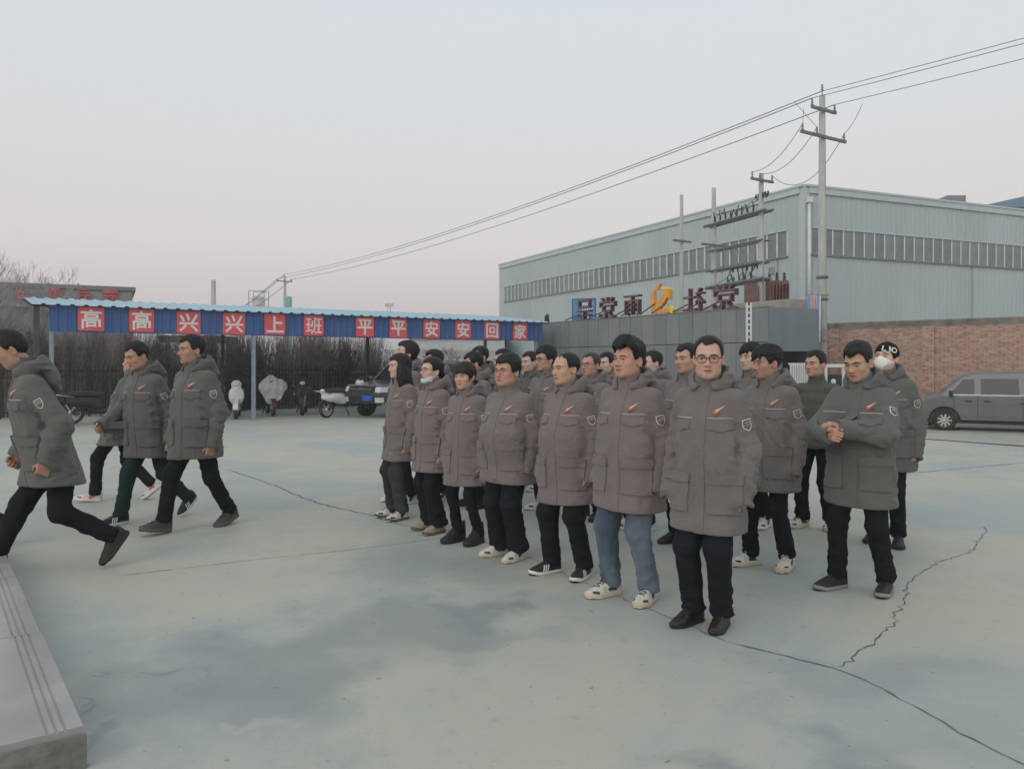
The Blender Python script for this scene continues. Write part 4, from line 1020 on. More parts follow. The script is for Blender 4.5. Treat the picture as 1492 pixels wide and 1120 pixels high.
def make_suv():
    P = [(-2.35, .48), (-2.42, .80), (-2.30, 1.06), (-1.15, 1.18), (-.55, 1.72), (-.2, 1.82), (1.6, 1.80), (2.25, 1.15), (2.36, .9), (2.33, .50)]
    fx = gp(526, 609); yaw = math.radians(52)
    off = Matrix.Rotation(yaw, 3, 'Z') @ Vector((-2.40, 0, 0)); o = fx-off; o.z = gz(fx.x, fx.y)
    root = empty('parked_suv', tuple(o), yaw, 'dark green grey off-road car with a blue plate parked under the shed', 'car')
    arches = [(-1.45, .37, .46), (1.40, .37, .46)]
    V, Q = car_body(P, .93, .22, 1.15, lambda X: .10*sstep(-1.7, -2.42, X)+.06*sstep(1.6, 2.36, X), arches, .04)
    link('body', np_mesh('body', V, Q, True, [PMV['suv']]), root)
    bvh = BVHTree.FromPolygons([tuple(v) for v in V], [tuple(q) for q in Q])
    def pt(name, c, n, warp, m, off=.006, nu=8, nv=6):
        a = patch(bvh, c, n, (0, 0, 1), 0, 0, nu, nv, off, .012, warp, far=1.8)
        if a: return link(name, np_mesh(name, a[0], a[1], True, [m]), root)
    F_ = (-1, 0, 0)
    pt('grille', (-2, 0, .90), F_, lambda u, v: (u*1.0, v*.20), PMV['dark'], .02, 10, 3); pt('grille_bar', (-2, 0, .93), F_, lambda u, v: (u*.98, v*.035), PMV['chrome'], .035, 10, 1); pt('emblem', (-2, 0, .93), F_, lambda u, v: (u*.24, v*.07), PMV['chrome'], .045, 3, 1)
    for s in (-1, 1):
        pt('headlamp', (-2, s*.70, .93), (-1, s*.45, 0), lambda u, v: (u*.40, v*.17), PMV['lamp'], .015, 6, 3); pt('fog_lamp', (-2, s*.66, .60), (-1, s*.3, 0), lambda u, v: (u*.26, v*.16), PMV['lamp'], .015, 4, 3)
        n = (0, s, 0)
        def W4(*q): return qw([(x*(-s), z) for x, z in q])
        pt('window', (0, 0, 0), n, W4((-.95, 1.22), (-.05, 1.22), (-.05, 1.62), (-.50, 1.60)), PMV['glass']); pt('window', (0, 0, 0), n, W4((.05, 1.22), (.95, 1.22), (.95, 1.62), (.05, 1.63)), PMV['glass'])
        pt('door_handle', (0, 0, 0), n, W4((.02, 1.02), (.2, 1.02), (.2, 1.06), (.02, 1.06)), PMV['chrome'], .02, 4, 1)
        MB().box((-1.0, s*1.05, 1.22), (.12, .20, .18)).build('wing_mirror', PMV['suv'], root, bevel=.04)
        MB().tube([(-.5, s*.66, 1.80), (-.3, s*.66, 1.88), (1.4, s*.66, 1.87), (1.6, s*.66, 1.80)], .025, 6).build('roof_rail', PMV['silver'], root)
    pt('windscreen', (-.9, 0, 1.45), (-.66, 0, .75), lambda u, v: (u*1.45*(1-.12*v), v*.66), PMV['glass'], .006, 10, 6)
    pt('bumper', (-2, 0, .58), F_, lambda u, v: (u*1.2, v*.20), PMV['dark'], .03, 10, 3); pt('skid_plate', (-2, 0, .50), F_, lambda u, v: (u*1.1, v*.06), PMV['silver'], .05, 10, 1)
    pl = pt('number_plate', (-2, -.32, .66), F_, lambda u, v: (u*.46, v*.17), PMV['plate'], .05, 4, 1)
    for x in (-1.45, 1.40):
        for s in (-1, 1): wheel(root, (x, s*.80, .36), .37, .25, PMV['tyre'], PMV['rim'], 6, s)

def scooter(p, yaw, label, body, cover=False, big=False, shield=None):
    """front to -X"""
    root = empty('motor_scooter', tuple(p), yaw, label, 'scooter', 'scooters parked under the shed')
    root.scale = (1.2, 1.2, 1.2); B = PMV[body]; D = PMV['dark']; k = 1.12 if big else 1.0
    def wh(x, r):
        t = MB().lathe([(r*.72, -.045), (r*.93, -.05), (r, -.02), (r, .02), (r*.93, .05), (r*.72, .045), (r*.72, -.045)], (x, 0, r), 'y', 24).build('tyre', PMV['tyre'], root)
        mb = MB(); mb.lathe([(r*.70, -.03), (r*.75, -.03), (r*.75, .03), (r*.70, .03), (r*.70, -.03)], (x, 0, r), 'y', 20); mb.lathe([(0, -.06), (.05, -.06), (.05, .06), (0, .06)], (x, 0, r), 'y', 10)
        for q in range(6):
            rot = Matrix.Rotation(q*math.pi/3, 3, 'Y'); mb.box(Vector((x, 0, r))+rot @ Vector((r*.38, 0, 0)), (r*.72, .025, .03), rot)
        mb.build('rim', PMV['rim'], t)
    R = .225 if not big else .30
    wh(-.64*k, R); wh(.62*k, R)
    MB().tube([(-.64*k, .07, R), (-.52*k, .07, .62), (-.46*k, .05, .82)], .024, 7).build('fork', PMV['silver'], root); MB().tube([(-.64*k, -.07, R), (-.52*k, -.07, .62), (-.46*k, -.05, .82)], .024, 7).build('fork', PMV['silver'], root)
    def fend(X, Y, Z):
        d = np.abs(np.sqrt((X+.64*k)**2+(Z-R)**2)-(R+.035))-.012
        return smax(smax(d, np.abs(Y)-.075, .02), -(Z-R-.02), .02)
    V, Q = surf(fend, (-1.1*k, -.12, R-.05), (-.3, .12, R*2+.12), .018); link('front_mudguard', np_mesh('m', V, Q, True, [B]), root)
    def leg(X, Y, Z):
        d = cone(X, Y, Z, (-.40*k, 0, .34), (-.53*k, 0, .80), .055, .075)
        d = smin(d, ell(X, Y, Z, (-.50*k, 0, .62), (.075, .20, .26)), .06)
        d = smin(d, ell(X, Y, Z, (-.50*k, 0, .93), (.12, .13, .10)), .05)
        return smax(d, -ell(X, Y, Z, (-.34*k, 0, .60), (.12, .17, .26)), .03)
    V, Q = surf(leg, (-.85, -.3, .2), (-.15, .3, 1.1), .02); link('front_shield', np_mesh('m', V, Q, True, [B]), root)
    def rear(X, Y, Z):
        d = ell(X, Y, Z, (.36*k, 0, .56), (.42, .15, .15)); d = smin(d, cone(X, Y, Z, (.1, 0, .42), (.75*k, 0, .72), .12, .07), .06)
        return smax(d, -(Z-.36), .03)
    V, Q = surf(rear, (-.2, -.3, .25), (1.05, .3, .85), .022); link('rear_body', np_mesh('m', V, Q, True, [B]), root)
    MB().bx(-.42*k, .16, -.14, .14, .30, .36).build('footboard', D, root, bevel=.02)
    V, Q = surf(lambda X, Y, Z: smax(ell(X, Y, Z, (.34*k, 0, .72), (.44, .155, .085)), -(Z-.68), .03), (-.2, -.25, .6), (.95, .25, .88), .02); link('seat', np_mesh('m', V, Q, True, [PMV['seat']]), root)
    hb = MB().tube([(-.36*k, -.34, 1.02), (-.42*k, -.20, 1.04), (-.46*k, 0, 1.0), (-.42*k, .20, 1.04), (-.36*k, .34, 1.02)], .018, 7).build('handlebar', D, root)
    for s in (-1, 1):
        MB().tube([(-.42*k, s*.22, 1.04), (-.44*k, s*.27, 1.20)], .008, 5).build('mirror_stalk', D, root)
        V, Q = surf(lambda X, Y, Z: ell(X, Y, Z, (-.45*k, s*.29, 1.23), (.022, .050, .034)), (-.6, s*.29-.1, 1.15), (-.3, s*.29+.1, 1.31), .014); link('mirror', np_mesh('m', V, Q, True, [PMV['dark']]), root)
    V, Q = surf(lambda X, Y, Z: ell(X, Y, Z, (-.60*k, 0, .92), (.04, .075, .055)), (-.8, -.12, .8), (-.5, .12, 1.02), .012); link('headlight', np_mesh('m', V, Q, True, [PMV['lamp']]), root)
    MB().tube([(.35*k, 0, .36), (.62*k, .07, R)], .03, 6).build('swing_arm', D, root); MB().tube([(.10, .10, .36), (.02, .22, .04)], .015, 5).build('side_stand', D, root)
    MB().tube([(.55*k, -.13, .66), (.95*k, -.12, .74), (.95*k, .12, .74), (.55*k, .13, .66)], .014, 6).build('grab_rail', PMV['silver'], root)
    V, Q = surf(lambda X, Y, Z: smax(np.abs(np.sqrt((X-.62*k)**2+(Z-R)**2)-(R+.04))-.014, np.maximum(np.abs(Y)-.07, -(Z-R-.05)), .02), (.1, -.12, R-.05), (1.2, .12, R*2+.15), .02); link('rear_mudguard', np_mesh('m', V, Q, True, [D]), root)
    if cover:
        def cv(X, Y, Z):
            w = .30+.10*np.sin((Z-.2)*3.2)
            xc = -.60*k+.10*(np.abs(Y)/.35)**2+.03*np.sin(Z*14)+.02*np.sin(Y*30)
            d = np.abs(X-xc)-.022
            d = smax(d, (np.sqrt((Y/(.36+.06*np.sin(Z*9)))**2+((Z-.74)/(.40+.05*np.sin(Y*13)))**2)-1)*.30, .03)
            return d
        V, Q = surf(cv, (-.9, -.5, .25), (-.2, .5, 1.2), .02, lambda X, Y, Z: .012*(vnoise(X*12, Y*12, Z*12)-.5)); link('windproof_blanket', np_mesh('m', V, Q, True, [PMV['quilt']]), root)
    if shield:
        V, Q = surf(lambda X, Y, Z: smax(np.abs(ell(X, Y, Z, (-.30*k, 0, 1.05), (.34, .22, .34)))-.012, np.maximum(X+.44*k, .98-Z), .02), (-.8, -.3, .9), (-.2, .3, 1.45), .018); link('windshield', np_mesh('m', V, Q, True, [PMV['lamp']]), root)
    return root

def make_vehicles():
    veh_mats(); make_van(); make_suv()
    def at(px, py): return gp(px, py)
    R_ = math.radians
    scooter(at(150, 617), R_(215), 'black motorcycle with a wire wheel at the left of the shed', 'dark', big=True, shield=True)
    scooter(at(346, 608), R_(106), 'white scooter half hidden beside the shed post', 'white')
    scooter(at(394, 604), R_(114), 'scooter wrapped in a white windproof blanket beside the post', 'maroon', cover=True)
    scooter(at(443, 603), R_(101), 'black scooter with a tall front wheel next to the blanket one', 'dark', big=True)
    scooter(at(503, 607), R_(228), 'white and black scooter standing side on by the dark car', 'white')
# ------------------------------------------------------------------ people
def fabric(name, col, rough=0.92, weave=0.25, var=0.10, fade=None):
    m, nt, b = nt_new(name); N = nt.nodes; L = nt.links
    tc = N.new('ShaderNodeTexCoord')
    n1 = N.new('ShaderNodeTexNoise'); n1.inputs['Scale'].default_value = 5; n1.inputs['Detail'].default_value = 6
    L.new(tc.outputs['Object'], n1.inputs['Vector'])
    n2 = N.new('ShaderNodeTexNoise'); n2.inputs['Scale'].default_value = 420; n2.inputs['Detail'].default_value = 2
    L.new(tc.outputs['Object'], n2.inputs['Vector'])
    ad = N.new('ShaderNodeMath'); ad.operation = 'MULTIPLY_ADD'; ad.inputs[1].default_value = 0.6
    L.new(n2.outputs['Fac'], ad.inputs[0]); L.new(n1.outputs['Fac'], ad.inputs[2])
    mr = N.new('ShaderNodeMapRange'); mr.inputs['From Min'].default_value = 0.5; mr.inputs['From Max'].default_value = 1.1
    mr.inputs['To Min'].default_value = 1-var; mr.inputs['To Max'].default_value = 1+var
    L.new(ad.outputs[0], mr.inputs['Value'])
    sc = N.new('ShaderNodeVectorMath'); sc.operation = 'SCALE'; sc.inputs[0].default_value = col
    L.new(mr.outputs['Result'], sc.inputs['Scale'])
    out = sc.outputs[0]
    if fade:
        n4 = N.new('ShaderNodeTexNoise'); n4.inputs['Scale'].default_value = 4.0; n4.inputs['Detail'].default_value = 4
        mp = N.new('ShaderNodeMapping'); mp.inputs['Scale'].default_value = (1, 1, 0.35)
        L.new(tc.outputs['Object'], mp.inputs['Vector']); L.new(mp.outputs['Vector'], n4.inputs['Vector'])
        r4 = N.new('ShaderNodeMapRange'); r4.inputs['From Min'].default_value = 0.45; r4.inputs['From Max'].default_value = 0.65
        L.new(n4.outputs['Fac'], r4.inputs['Value'])
        mm = N.new('ShaderNodeMix'); mm.data_type = 'RGBA'; mm.inputs['B'].default_value = (*fade, 1)
        L.new(r4.outputs['Result'], mm.inputs['Factor']); L.new(out, mm.inputs['A']); out = mm.outputs['Result']
    L.new(out, b.inputs['Base Color'])
    b.inputs['Roughness'].default_value = rough; b.inputs['Specular IOR Level'].default_value = 0.25
    b.inputs['Sheen Weight'].default_value = 0.10 if max(col) > .05 else 0.0; b.inputs['Sheen Roughness'].default_value = 0.6
    n3 = N.new('ShaderNodeTexNoise'); n3.inputs['Scale'].default_value = 26; n3.inputs['Detail'].default_value = 4
    L.new(tc.outputs['Object'], n3.inputs['Vector'])
    a2 = N.new('ShaderNodeMath'); a2.operation = 'MULTIPLY_ADD'; a2.inputs[1].default_value = 0.25
    L.new(n2.outputs['Fac'], a2.inputs[0]); L.new(n3.outputs['Fac'], a2.inputs[2])
    n6 = N.new('ShaderNodeTexNoise'); n6.inputs['Scale'].default_value = 6.5; n6.inputs['Detail'].default_value = 2; n6.inputs['Distortion'].default_value = 1.2
    mp6 = N.new('ShaderNodeMapping'); mp6.inputs['Scale'].default_value = (1, 1, 1.6); L.new(tc.outputs['Object'], mp6.inputs['Vector']); L.new(mp6.outputs['Vector'], n6.inputs['Vector'])
    cr6 = N.new('ShaderNodeMath'); cr6.operation = 'SUBTRACT'; cr6.inputs[1].default_value = 0.5; L.new(n6.outputs['Fac'], cr6.inputs[0])
    ab6 = N.new('ShaderNodeMath'); ab6.operation = 'ABSOLUTE'; L.new(cr6.outputs[0], ab6.inputs[0])
    sm6 = N.new('ShaderNodeMapRange'); sm6.inputs['From Min'].default_value = 0.0; sm6.inputs['From Max'].default_value = 0.09; sm6.inputs['To Max'].default_value = 0.5; sm6.interpolation_type = 'SMOOTHSTEP'; L.new(ab6.outputs[0], sm6.inputs['Value'])
    a6 = N.new('ShaderNodeMath'); a6.operation = 'ADD'; L.new(a2.outputs[0], a6.inputs[0]); L.new(sm6.outputs['Result'], a6.inputs[1])
    bp = N.new('ShaderNodeBump'); bp.inputs['Strength'].default_value = weave; bp.inputs['Distance'].default_value = 0.010
    L.new(a6.outputs[0], bp.inputs['Height']); L.new(bp.outputs['Normal'], b.inputs['Normal'])
    return m

def skin_mat():
    m, nt, b = nt_new('skin'); N = nt.nodes; L = nt.links
    at = N.new('ShaderNodeAttribute'); at.attribute_name = 'tone'
    n = N.new('ShaderNodeTexNoise'); n.inputs['Scale'].default_value = 60; n.inputs['Detail'].default_value = 4
    tc = N.new('ShaderNodeTexCoord'); L.new(tc.outputs['Object'], n.inputs['Vector'])
    mr = N.new('ShaderNodeMapRange'); mr.inputs['To Min'].default_value = 0.86; mr.inputs['To Max'].default_value = 1.14
    L.new(n.outputs['Fac'], mr.inputs['Value'])
    s = N.new('ShaderNodeVectorMath'); s.operation = 'SCALE'
    L.new(at.outputs['Color'], s.inputs[0]); L.new(mr.outputs['Result'], s.inputs['Scale'])
    L.new(s.outputs[0], b.inputs['Base Color'])
    b.inputs['Roughness'].default_value = 0.5; b.inputs['Specular IOR Level'].default_value = 0.4
    b.inputs['Subsurface Weight'].default_value = 0.12; b.inputs['Subsurface Radius'].default_value = (0.012, 0.005, 0.003)
    b.inputs['Subsurface Scale'].default_value = 0.5
    bp = N.new('ShaderNodeBump'); bp.inputs['Strength'].default_value = 0.12; bp.inputs['Distance'].default_value = 0.003
    n5 = N.new('ShaderNodeTexNoise'); n5.inputs['Scale'].default_value = 300
    L.new(tc.outputs['Object'], n5.inputs['Vector']); L.new(n5.outputs['Fac'], bp.inputs['Height']); L.new(bp.outputs['Normal'], b.inputs['Normal'])
    return m

def hair_mat(name, col):
    m, nt, b = nt_new(name); N = nt.nodes; L = nt.links
    tc = N.new('ShaderNodeTexCoord'); mp = N.new('ShaderNodeMapping'); mp.inputs['Scale'].default_value = (260, 60, 40)
    L.new(tc.outputs['Object'], mp.inputs['Vector'])
    n = N.new('ShaderNodeTexNoise'); n.inputs['Scale'].default_value = 1; n.inputs['Detail'].default_value = 3
    L.new(mp.outputs['Vector'], n.inputs['Vector'])
    mr = N.new('ShaderNodeMapRange'); mr.inputs['To Min'].default_value = 0.5; mr.inputs['To Max'].default_value = 1.6
    L.new(n.outputs['Fac'], mr.inputs['Value'])
    s = N.new('ShaderNodeVectorMath'); s.operation = 'SCALE'; s.inputs[0].default_value = col
    L.new(mr.outputs['Result'], s.inputs['Scale']); L.new(s.outputs[0], b.inputs['Base Color'])
    b.inputs['Roughness'].default_value = 0.55; b.inputs['Specular IOR Level'].default_value = 0.35
    bp = N.new('ShaderNodeBump'); bp.inputs['Strength'].default_value = 0.6; bp.inputs['Distance'].default_value = 0.004
    L.new(n.outputs['Fac'], bp.inputs['Height']); L.new(bp.outputs['Normal'], b.inputs['Normal'])
    return m

PM = {}
def people_mats():
    PM['skin'] = skin_mat()
    PM['hair'] = hair_mat('black_hair', (0.012, 0.011, 0.011)); PM['hair_brown'] = hair_mat('dark_brown_hair', (0.022, 0.015, 0.011)); PM['hair_grey'] = hair_mat('greying_hair', (0.045, 0.043, 0.042))
    PM['brow'] = mat('eyebrow_hair', (0.052, 0.037, 0.030), rough=0.8)
    PM['sclera'] = mat('eye_white', (0.42, 0.38, 0.35), rough=0.3); PM['iris'] = mat('dark_iris', (0.010, 0.007, 0.006), rough=0.15)
    PM['lid'] = mat('eyelid_line', (0.05, 0.028, 0.02), rough=0.7)
    PM['lip'] = mat('lips', (0.27, 0.10, 0.082), rough=0.45); PM['mouth'] = mat('mouth_line', (0.07, 0.02, 0.016), rough=0.6)
    PM['warm'] = fabric('warm_grey_jacket_cloth', (0.180, 0.155, 0.148)); PM['cool'] = fabric('cool_grey_jacket_cloth', (0.122, 0.123, 0.114))
    PM['mid'] = fabric('grey_jacket_cloth', (0.162, 0.147, 0.139)); PM['olive'] = fabric('dark_olive_jacket_cloth', (0.082, 0.088, 0.072))
    PM['lining'] = fabric('dark_jacket_lining', (0.035, 0.035, 0.036))
    PM['black'] = fabric('black_trouser_cloth', (0.0105, 0.0115, 0.013), var=0.2); PM['navy'] = fabric('black_navy_trouser_cloth', (0.0105, 0.0120, 0.016), var=0.2)
    PM['green'] = fabric('dark_green_trouser_cloth', (0.016, 0.034, 0.032), var=0.15)
    PM['charcoal'] = fabric('washed_charcoal_denim', (0.032, 0.034, 0.038), fade=(0.055, 0.058, 0.064)); PM['jeans'] = fabric('blue_denim', (0.060, 0.085, 0.120), fade=(0.165, 0.205, 0.25), var=0.3)
    PM['piping'] = mat('pale_piping', (0.36, 0.35, 0.335), rough=0.6)
    PM['orange'] = mat('orange_embroidery', (0.50, 0.19, 0.12), rough=0.8); PM['red'] = mat('red_embroidery', (0.27, 0.06, 0.045), rough=0.8)
    PM['cream'] = mat('cream_embroidery', (0.62, 0.50, 0.42), rough=0.8)
    PM['badge_white'] = mat('badge_white_border', (0.60, 0.59, 0.57), rough=0.8); PM['badge_dark'] = mat('badge_dark_ground', (0.085, 0.066, 0.066), rough=0.8); PM['badge_band'] = mat('badge_band', (0.36, 0.21, 0.21), rough=0.8)
    PM['s_white'] = mat('white_shoe_leather', (0.62, 0.60, 0.54), rough=0.55, dirt=((0.38, 0.35, 0.29), 0.5), dscale=14); PM['s_black'] = mat('black_shoe_upper', (0.016, 0.016, 0.017), rough=0.6)
    PM['s_grey'] = mat('grey_shoe_upper', (0.07, 0.068, 0.066), rough=0.8); PM['s_brown'] = mat('dark_brown_shoe_leather', (0.020, 0.013, 0.012), rough=0.38); PM['s_tan'] = mat('beige_shoe_suede', (0.34, 0.26, 0.20), rough=0.9)
    PM['s_red'] = mat('coral_shoe_knit', (0.55, 0.10, 0.10), rough=0.8)
    PM['sole_white'] = mat('white_sole_rubber', (0.66, 0.65, 0.62), rough=0.5); PM['sole_black'] = mat('black_sole_rubber', (0.02, 0.02, 0.02), rough=0.6)
    PM['sole_cream'] = mat('cream_sole_rubber', (0.56, 0.49, 0.37), rough=0.6); PM['sole_grey'] = mat('grey_sole_rubber', (0.24, 0.235, 0.22), rough=0.6); PM['sole_taupe'] = mat('taupe_sole_rubber', (0.11, 0.10, 0.085), rough=0.7)
    PM['mask'] = mat('white_mask_fleece', (0.72, 0.72, 0.71), rough=0.9, bump=0.2, bscale=60); PM['mask_blue'] = mat('pale_blue_mask', (0.60, 0.66, 0.70), rough=0.9)
    PM['frame'] = mat('dark_spectacle_frame', (0.018, 0.014, 0.013), rough=0.3); PM['wire'] = mat('metal_spectacle_frame', (0.16, 0.13, 0.11), rough=0.3, metal=0.8)
    PM['knit'] = fabric('black_knit_cap', (0.010, 0.010, 0.011), weave=0.8); PM['knit_white'] = fabric('white_knit_letters', (0.62, 0.62, 0.61))
    g, nt, b = nt_new('spectacle_lens'); b.inputs['Base Color'].default_value = (1, 1, 1, 1); b.inputs['Transmission Weight'].default_value = 1; b.inputs['Roughness'].default_value = 0.02; b.inputs['IOR'].default_value = 1.05; b.inputs['Alpha'].default_value = 0.25
    PM['lens'] = g

def ik(a, t, l1, l2, pole):
    a = np.array(a, float); t = np.array(t, float); pole = np.array(pole, float)
    d = t-a; L = np.linalg.norm(d)
    if L > (l1+l2)*0.998: t = a+d/L*(l1+l2)*0.998; d = t-a; L = np.linalg.norm(d)
    x = (l1*l1-l2*l2+L*L)/(2*L); h = math.sqrt(max(l1*l1-x*x, 0)); u = d/L
    p = pole-u*(pole@u); p /= np.linalg.norm(p)+1e-9
    return a+u*x+p*h, t

def patch(bvh, c, n, up, w, h, nu=6, nv=6, off=0.005, skirt=0.004, warp=None, far=0.35):
    """a thin cloth piece laid onto a surface: grid of rays cast against it"""
    c = Vector(c); n = Vector(n).normalized(); up = Vector(up); up = (up-n*up.dot(n)).normalized(); r = up.cross(n)
    P = []
    for j in range(nv+1):
        for i in range(nu+1):
            u = i/nu-0.5; v = j/nv-0.5
            if warp: uu, vv = warp(u, v)
            else: uu, vv = u*w, v*h
            o = c+r*uu+up*vv+n*far
            hit = bvh.ray_cast(o, -n, far*2.2)
            if hit[0] is None: P.append(None)
            else: P.append((hit[0], (hit[1]*0.5+n*0.5).normalized()))
    good = [p for p in P if p is not None]
    if len(good) < 4: return None
    for k, p in enumerate(P):
        if p is None:
            j, i = divmod(k, nu+1)
            best = min((m for m in range(len(P)) if P[m] is not None), key=lambda m: (m//(nu+1)-j)**2+(m % (nu+1)-i)**2)
            P[k] = P[best]
    V = [p+q*off for p, q in P]; F = []
    W_ = nu+1
    for j in range(nv):
        for i in range(nu):
            F.append((j*W_+i, j*W_+i+1, (j+1)*W_+i+1, (j+1)*W_+i))
    ring = [i for i in range(W_)]+[j*W_+nu for j in range(1, nv+1)]+[nv*W_+i for i in range(nu-1, -1, -1)]+[j*W_ for j in range(nv-1, 0, -1)]
    b0 = len(V)
    m = len(ring)
    V += [V[k].copy() for k in ring]+[P[k][0]-P[k][1]*skirt for k in ring]
    for a in range(m):
        b = (a+1) % m; F.append((b0+b, b0+a, b0+m+a, b0+m+b))
    return np.array([tuple(v) for v in V]), np.array(F)

# ---------------- head
def head_sdf(hp):
    fw = hp.get('fw', 1.0); jaw = hp.get('jaw', 1.0); nose = hp.get('nose', 1.0); cheek = hp.get('cheek', 1.0)
    def f(X, Y, Z):
        x = np.abs(X)
        d = ell(X, Y, Z, (0, .014, .040), (.0775*fw, .0975, .083))
        d = smin(d, ell(X, Y, Z, (0, -.022, -.022), (.0655*fw, .072, .092)), .03)
        d = smin(d, ell(X, Y, Z, (0, -.030, -.070), (.0555*jaw*fw, .052, .046)), .03)
        d = smin(d, ell(x, Y, Z, (.040*jaw, -.002, -.062), (.020, .034, .034)), .03)
        d = smin(d, ell(X, Y, Z, (0, -.071, -.098), (.024*jaw, .017, .017)), .022)
        d = smin(d, ell(x, Y, Z, (.044*cheek, -.056, -.022), (.024, .024, .024)), .024)
        d = smin(d, cone(x, Y, Z, (.012, -.0865, .024), (.048, -.070, .024), .0115, .010), .018)
        d = smin(d, cone(X, Y, Z, (0, -.090, .014), (0, -.1045*(.5+.5*nose), -.026), .0065, .011*nose), .012)
        d = smin(d, ell(X, Y, Z, (0, -.108*(.6+.4*nose), -.031), (.013*nose, .0125, .0105)), .008)
        d = smin(d, ell(x, Y, Z, (.0145*nose, -.098, -.0345), (.0085, .0105, .0085)), .006)
        d = smax(d, -ell(x, Y, Z, (.0320, -.1035, .004), (.020, .0155, .0105)), .014)
        d = smin(d, ell(x, Y, Z, (.0320, -.0765, .003), (.0150, .0125, .0110)), .005)
        d = smin(d, cone(x, Y, Z, (0, -.094, -.0595), (.019, -.0865, -.0625), .0065, .003), .008)
        d = smin(d, cone(x, Y, Z, (0, -.092, -.0725), (.017, -.0850, -.0700), .0075, .003), .008)
        d = smax(d, -cone(x, Y, Z, (0, -.103, -.0660), (.021, -.0915, -.0660), .0035, .002), .005)
        ex = x-.0760*fw; c, s = math.cos(.35), math.sin(.35)
        ey = (Y-.014)*c+ex*s*0.8; e2 = ex*c-(Y-.014)*s*0.8
        e = ell(e2, ey, Z+.010, (0.004, .004, 0), (.0085, .0195, .032))
        e = smax(e, -ell(e2, ey, Z+.010, (.013, -.002, .002), (.008, .012, .020)), .005)
        d = smin(d, e, .007)
        d = smin(d, cone(X, Y, Z, (0, .022, -.06), (0, .042, -.24), .056*fw*hp.get('neck', 1.0), .064), .022)
        return d
    return f

def head_tone(V, hp):
    base = np.array(hp.get('skin', (0.46, 0.285, 0.205)))
    x = np.abs(V[:, 0]); y = V[:, 1]; z = V[:, 2]
    C = np.tile(base, (len(V), 1))
    def blob(c, r, col, k):
        q = ((x-c[0])/r[0])**2+((y-c[1])/r[1])**2+((z-c[2])/r[2])**2
        w = (np.exp(-q*1.3)*k)[:, None]
        C[:] = C*(1-w)+C*np.array(col)*w
    blob((.042, -.06, -.030), (.024, .05, .022), (1.12, 0.80, 0.74), hp.get('flush', .6))
    blob((0, -.112, -.03), (.018, .03, .016), (1.08, 0.80, 0.74), .6)
    blob((.080, .02, -.01), (.02, .04, .04), (1.05, 0.72, 0.66), .6)
    blob((0, -.09, -.088), (.04, .05, .026), (0.80, 0.78, 0.78), hp.get('stubble', .5))
    blob((0, -.095, -.047), (.026, .03, .008), (0.80, 0.74, 0.74), hp.get('stubble', .5))
    blob((.032, -.085, -.008), (.018, .03, .012), (0.78, 0.70, 0.70), .5)
    blob((0, -.095, -.066), (.022, .03, .011), (0.92, 0.60, 0.58), .75)
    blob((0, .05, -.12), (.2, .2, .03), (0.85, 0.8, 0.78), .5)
    return C

def head_decals(V, Q, hp):
    """eyes, brows, mouth line laid on the face; list of (V, F, material key)"""
    bvh = BVHTree.FromPolygons([tuple(v) for v in V], [tuple(q) for q in Q])
    out = []
    squint = hp.get('squint', 1.0); look = hp.get('look', 0.0)
    for s in (-1, 1):
        cx = .0320*s; n = (.22*s, -1, 0)
        def almond(hh, ww, dz=0, dx=0):
            def wp(u, v):
                k = max(0.02, 1-abs(2*u)**2.2)
                return u*ww+dx, v*hh*k+dz+abs(u)*0.0
            return wp
        a = patch(bvh, (cx, -.08, .003), n, (0, 0, 1), 0, 0, 8, 3, .0006, .001, almond(.0092*squint, .027))
        b = patch(bvh, (cx, -.08, .003), n, (0, 0, 1), 0, 0, 5, 4, .0014, .001, almond(.0086*squint, .0108, 0, look*.006))
        c = patch(bvh, (cx, -.08, .003), n, (0, 0, 1), 0, 0, 8, 1, .0020, .001, lambda u, v: (u*.031, .0050*squint*(1-abs(2*u)**2)*1.0+v*.0034))
        if hp.get('closed'):
            for k, key in ((c, 'lid'),): out.append((*k, key)) if k else None
        else:
            for k, key in ((a, 'sclera'), (b, 'iris'), (c, 'lid')):
                if k: out.append((*k, key))
        br = hp.get('brow', 1.0)
        d = patch(bvh, (.033*s, -.08, .0225), n, (0, 0, 1), 0, 0, 8, 2, .0016, .002, lambda u, v: (u*.044, .0030-((u*s+.10)*2)**2*.0042+v*.0092*br*(1-abs(u)*.9)))
        if d: out.append((*d, 'brow'))
    m = patch(bvh, (0, -.09, -.0662), (0, -1, 0), (0, 0, 1), 0, 0, 10, 1, .0008, .001, lambda u, v: (u*.052, -.0015*abs(u)*2+v*.0032*(1.05-abs(u)*1.7)))
    if m: out.append((*m, 'mouth'))
    for dz, hh, bow in ((-.0030, .0060, -1), (.0030, .0075, 1)):
        m = patch(bvh, (0, -.09, -.0662-dz), (0, -1, 0), (0, 0, 1), 0, 0, 10, 2, .0003, .001, lambda u, v: (u*.047, v*hh*max(.1, 1-abs(2*u)**2)))
        if m: out.append((*m, 'lip'))
    return out

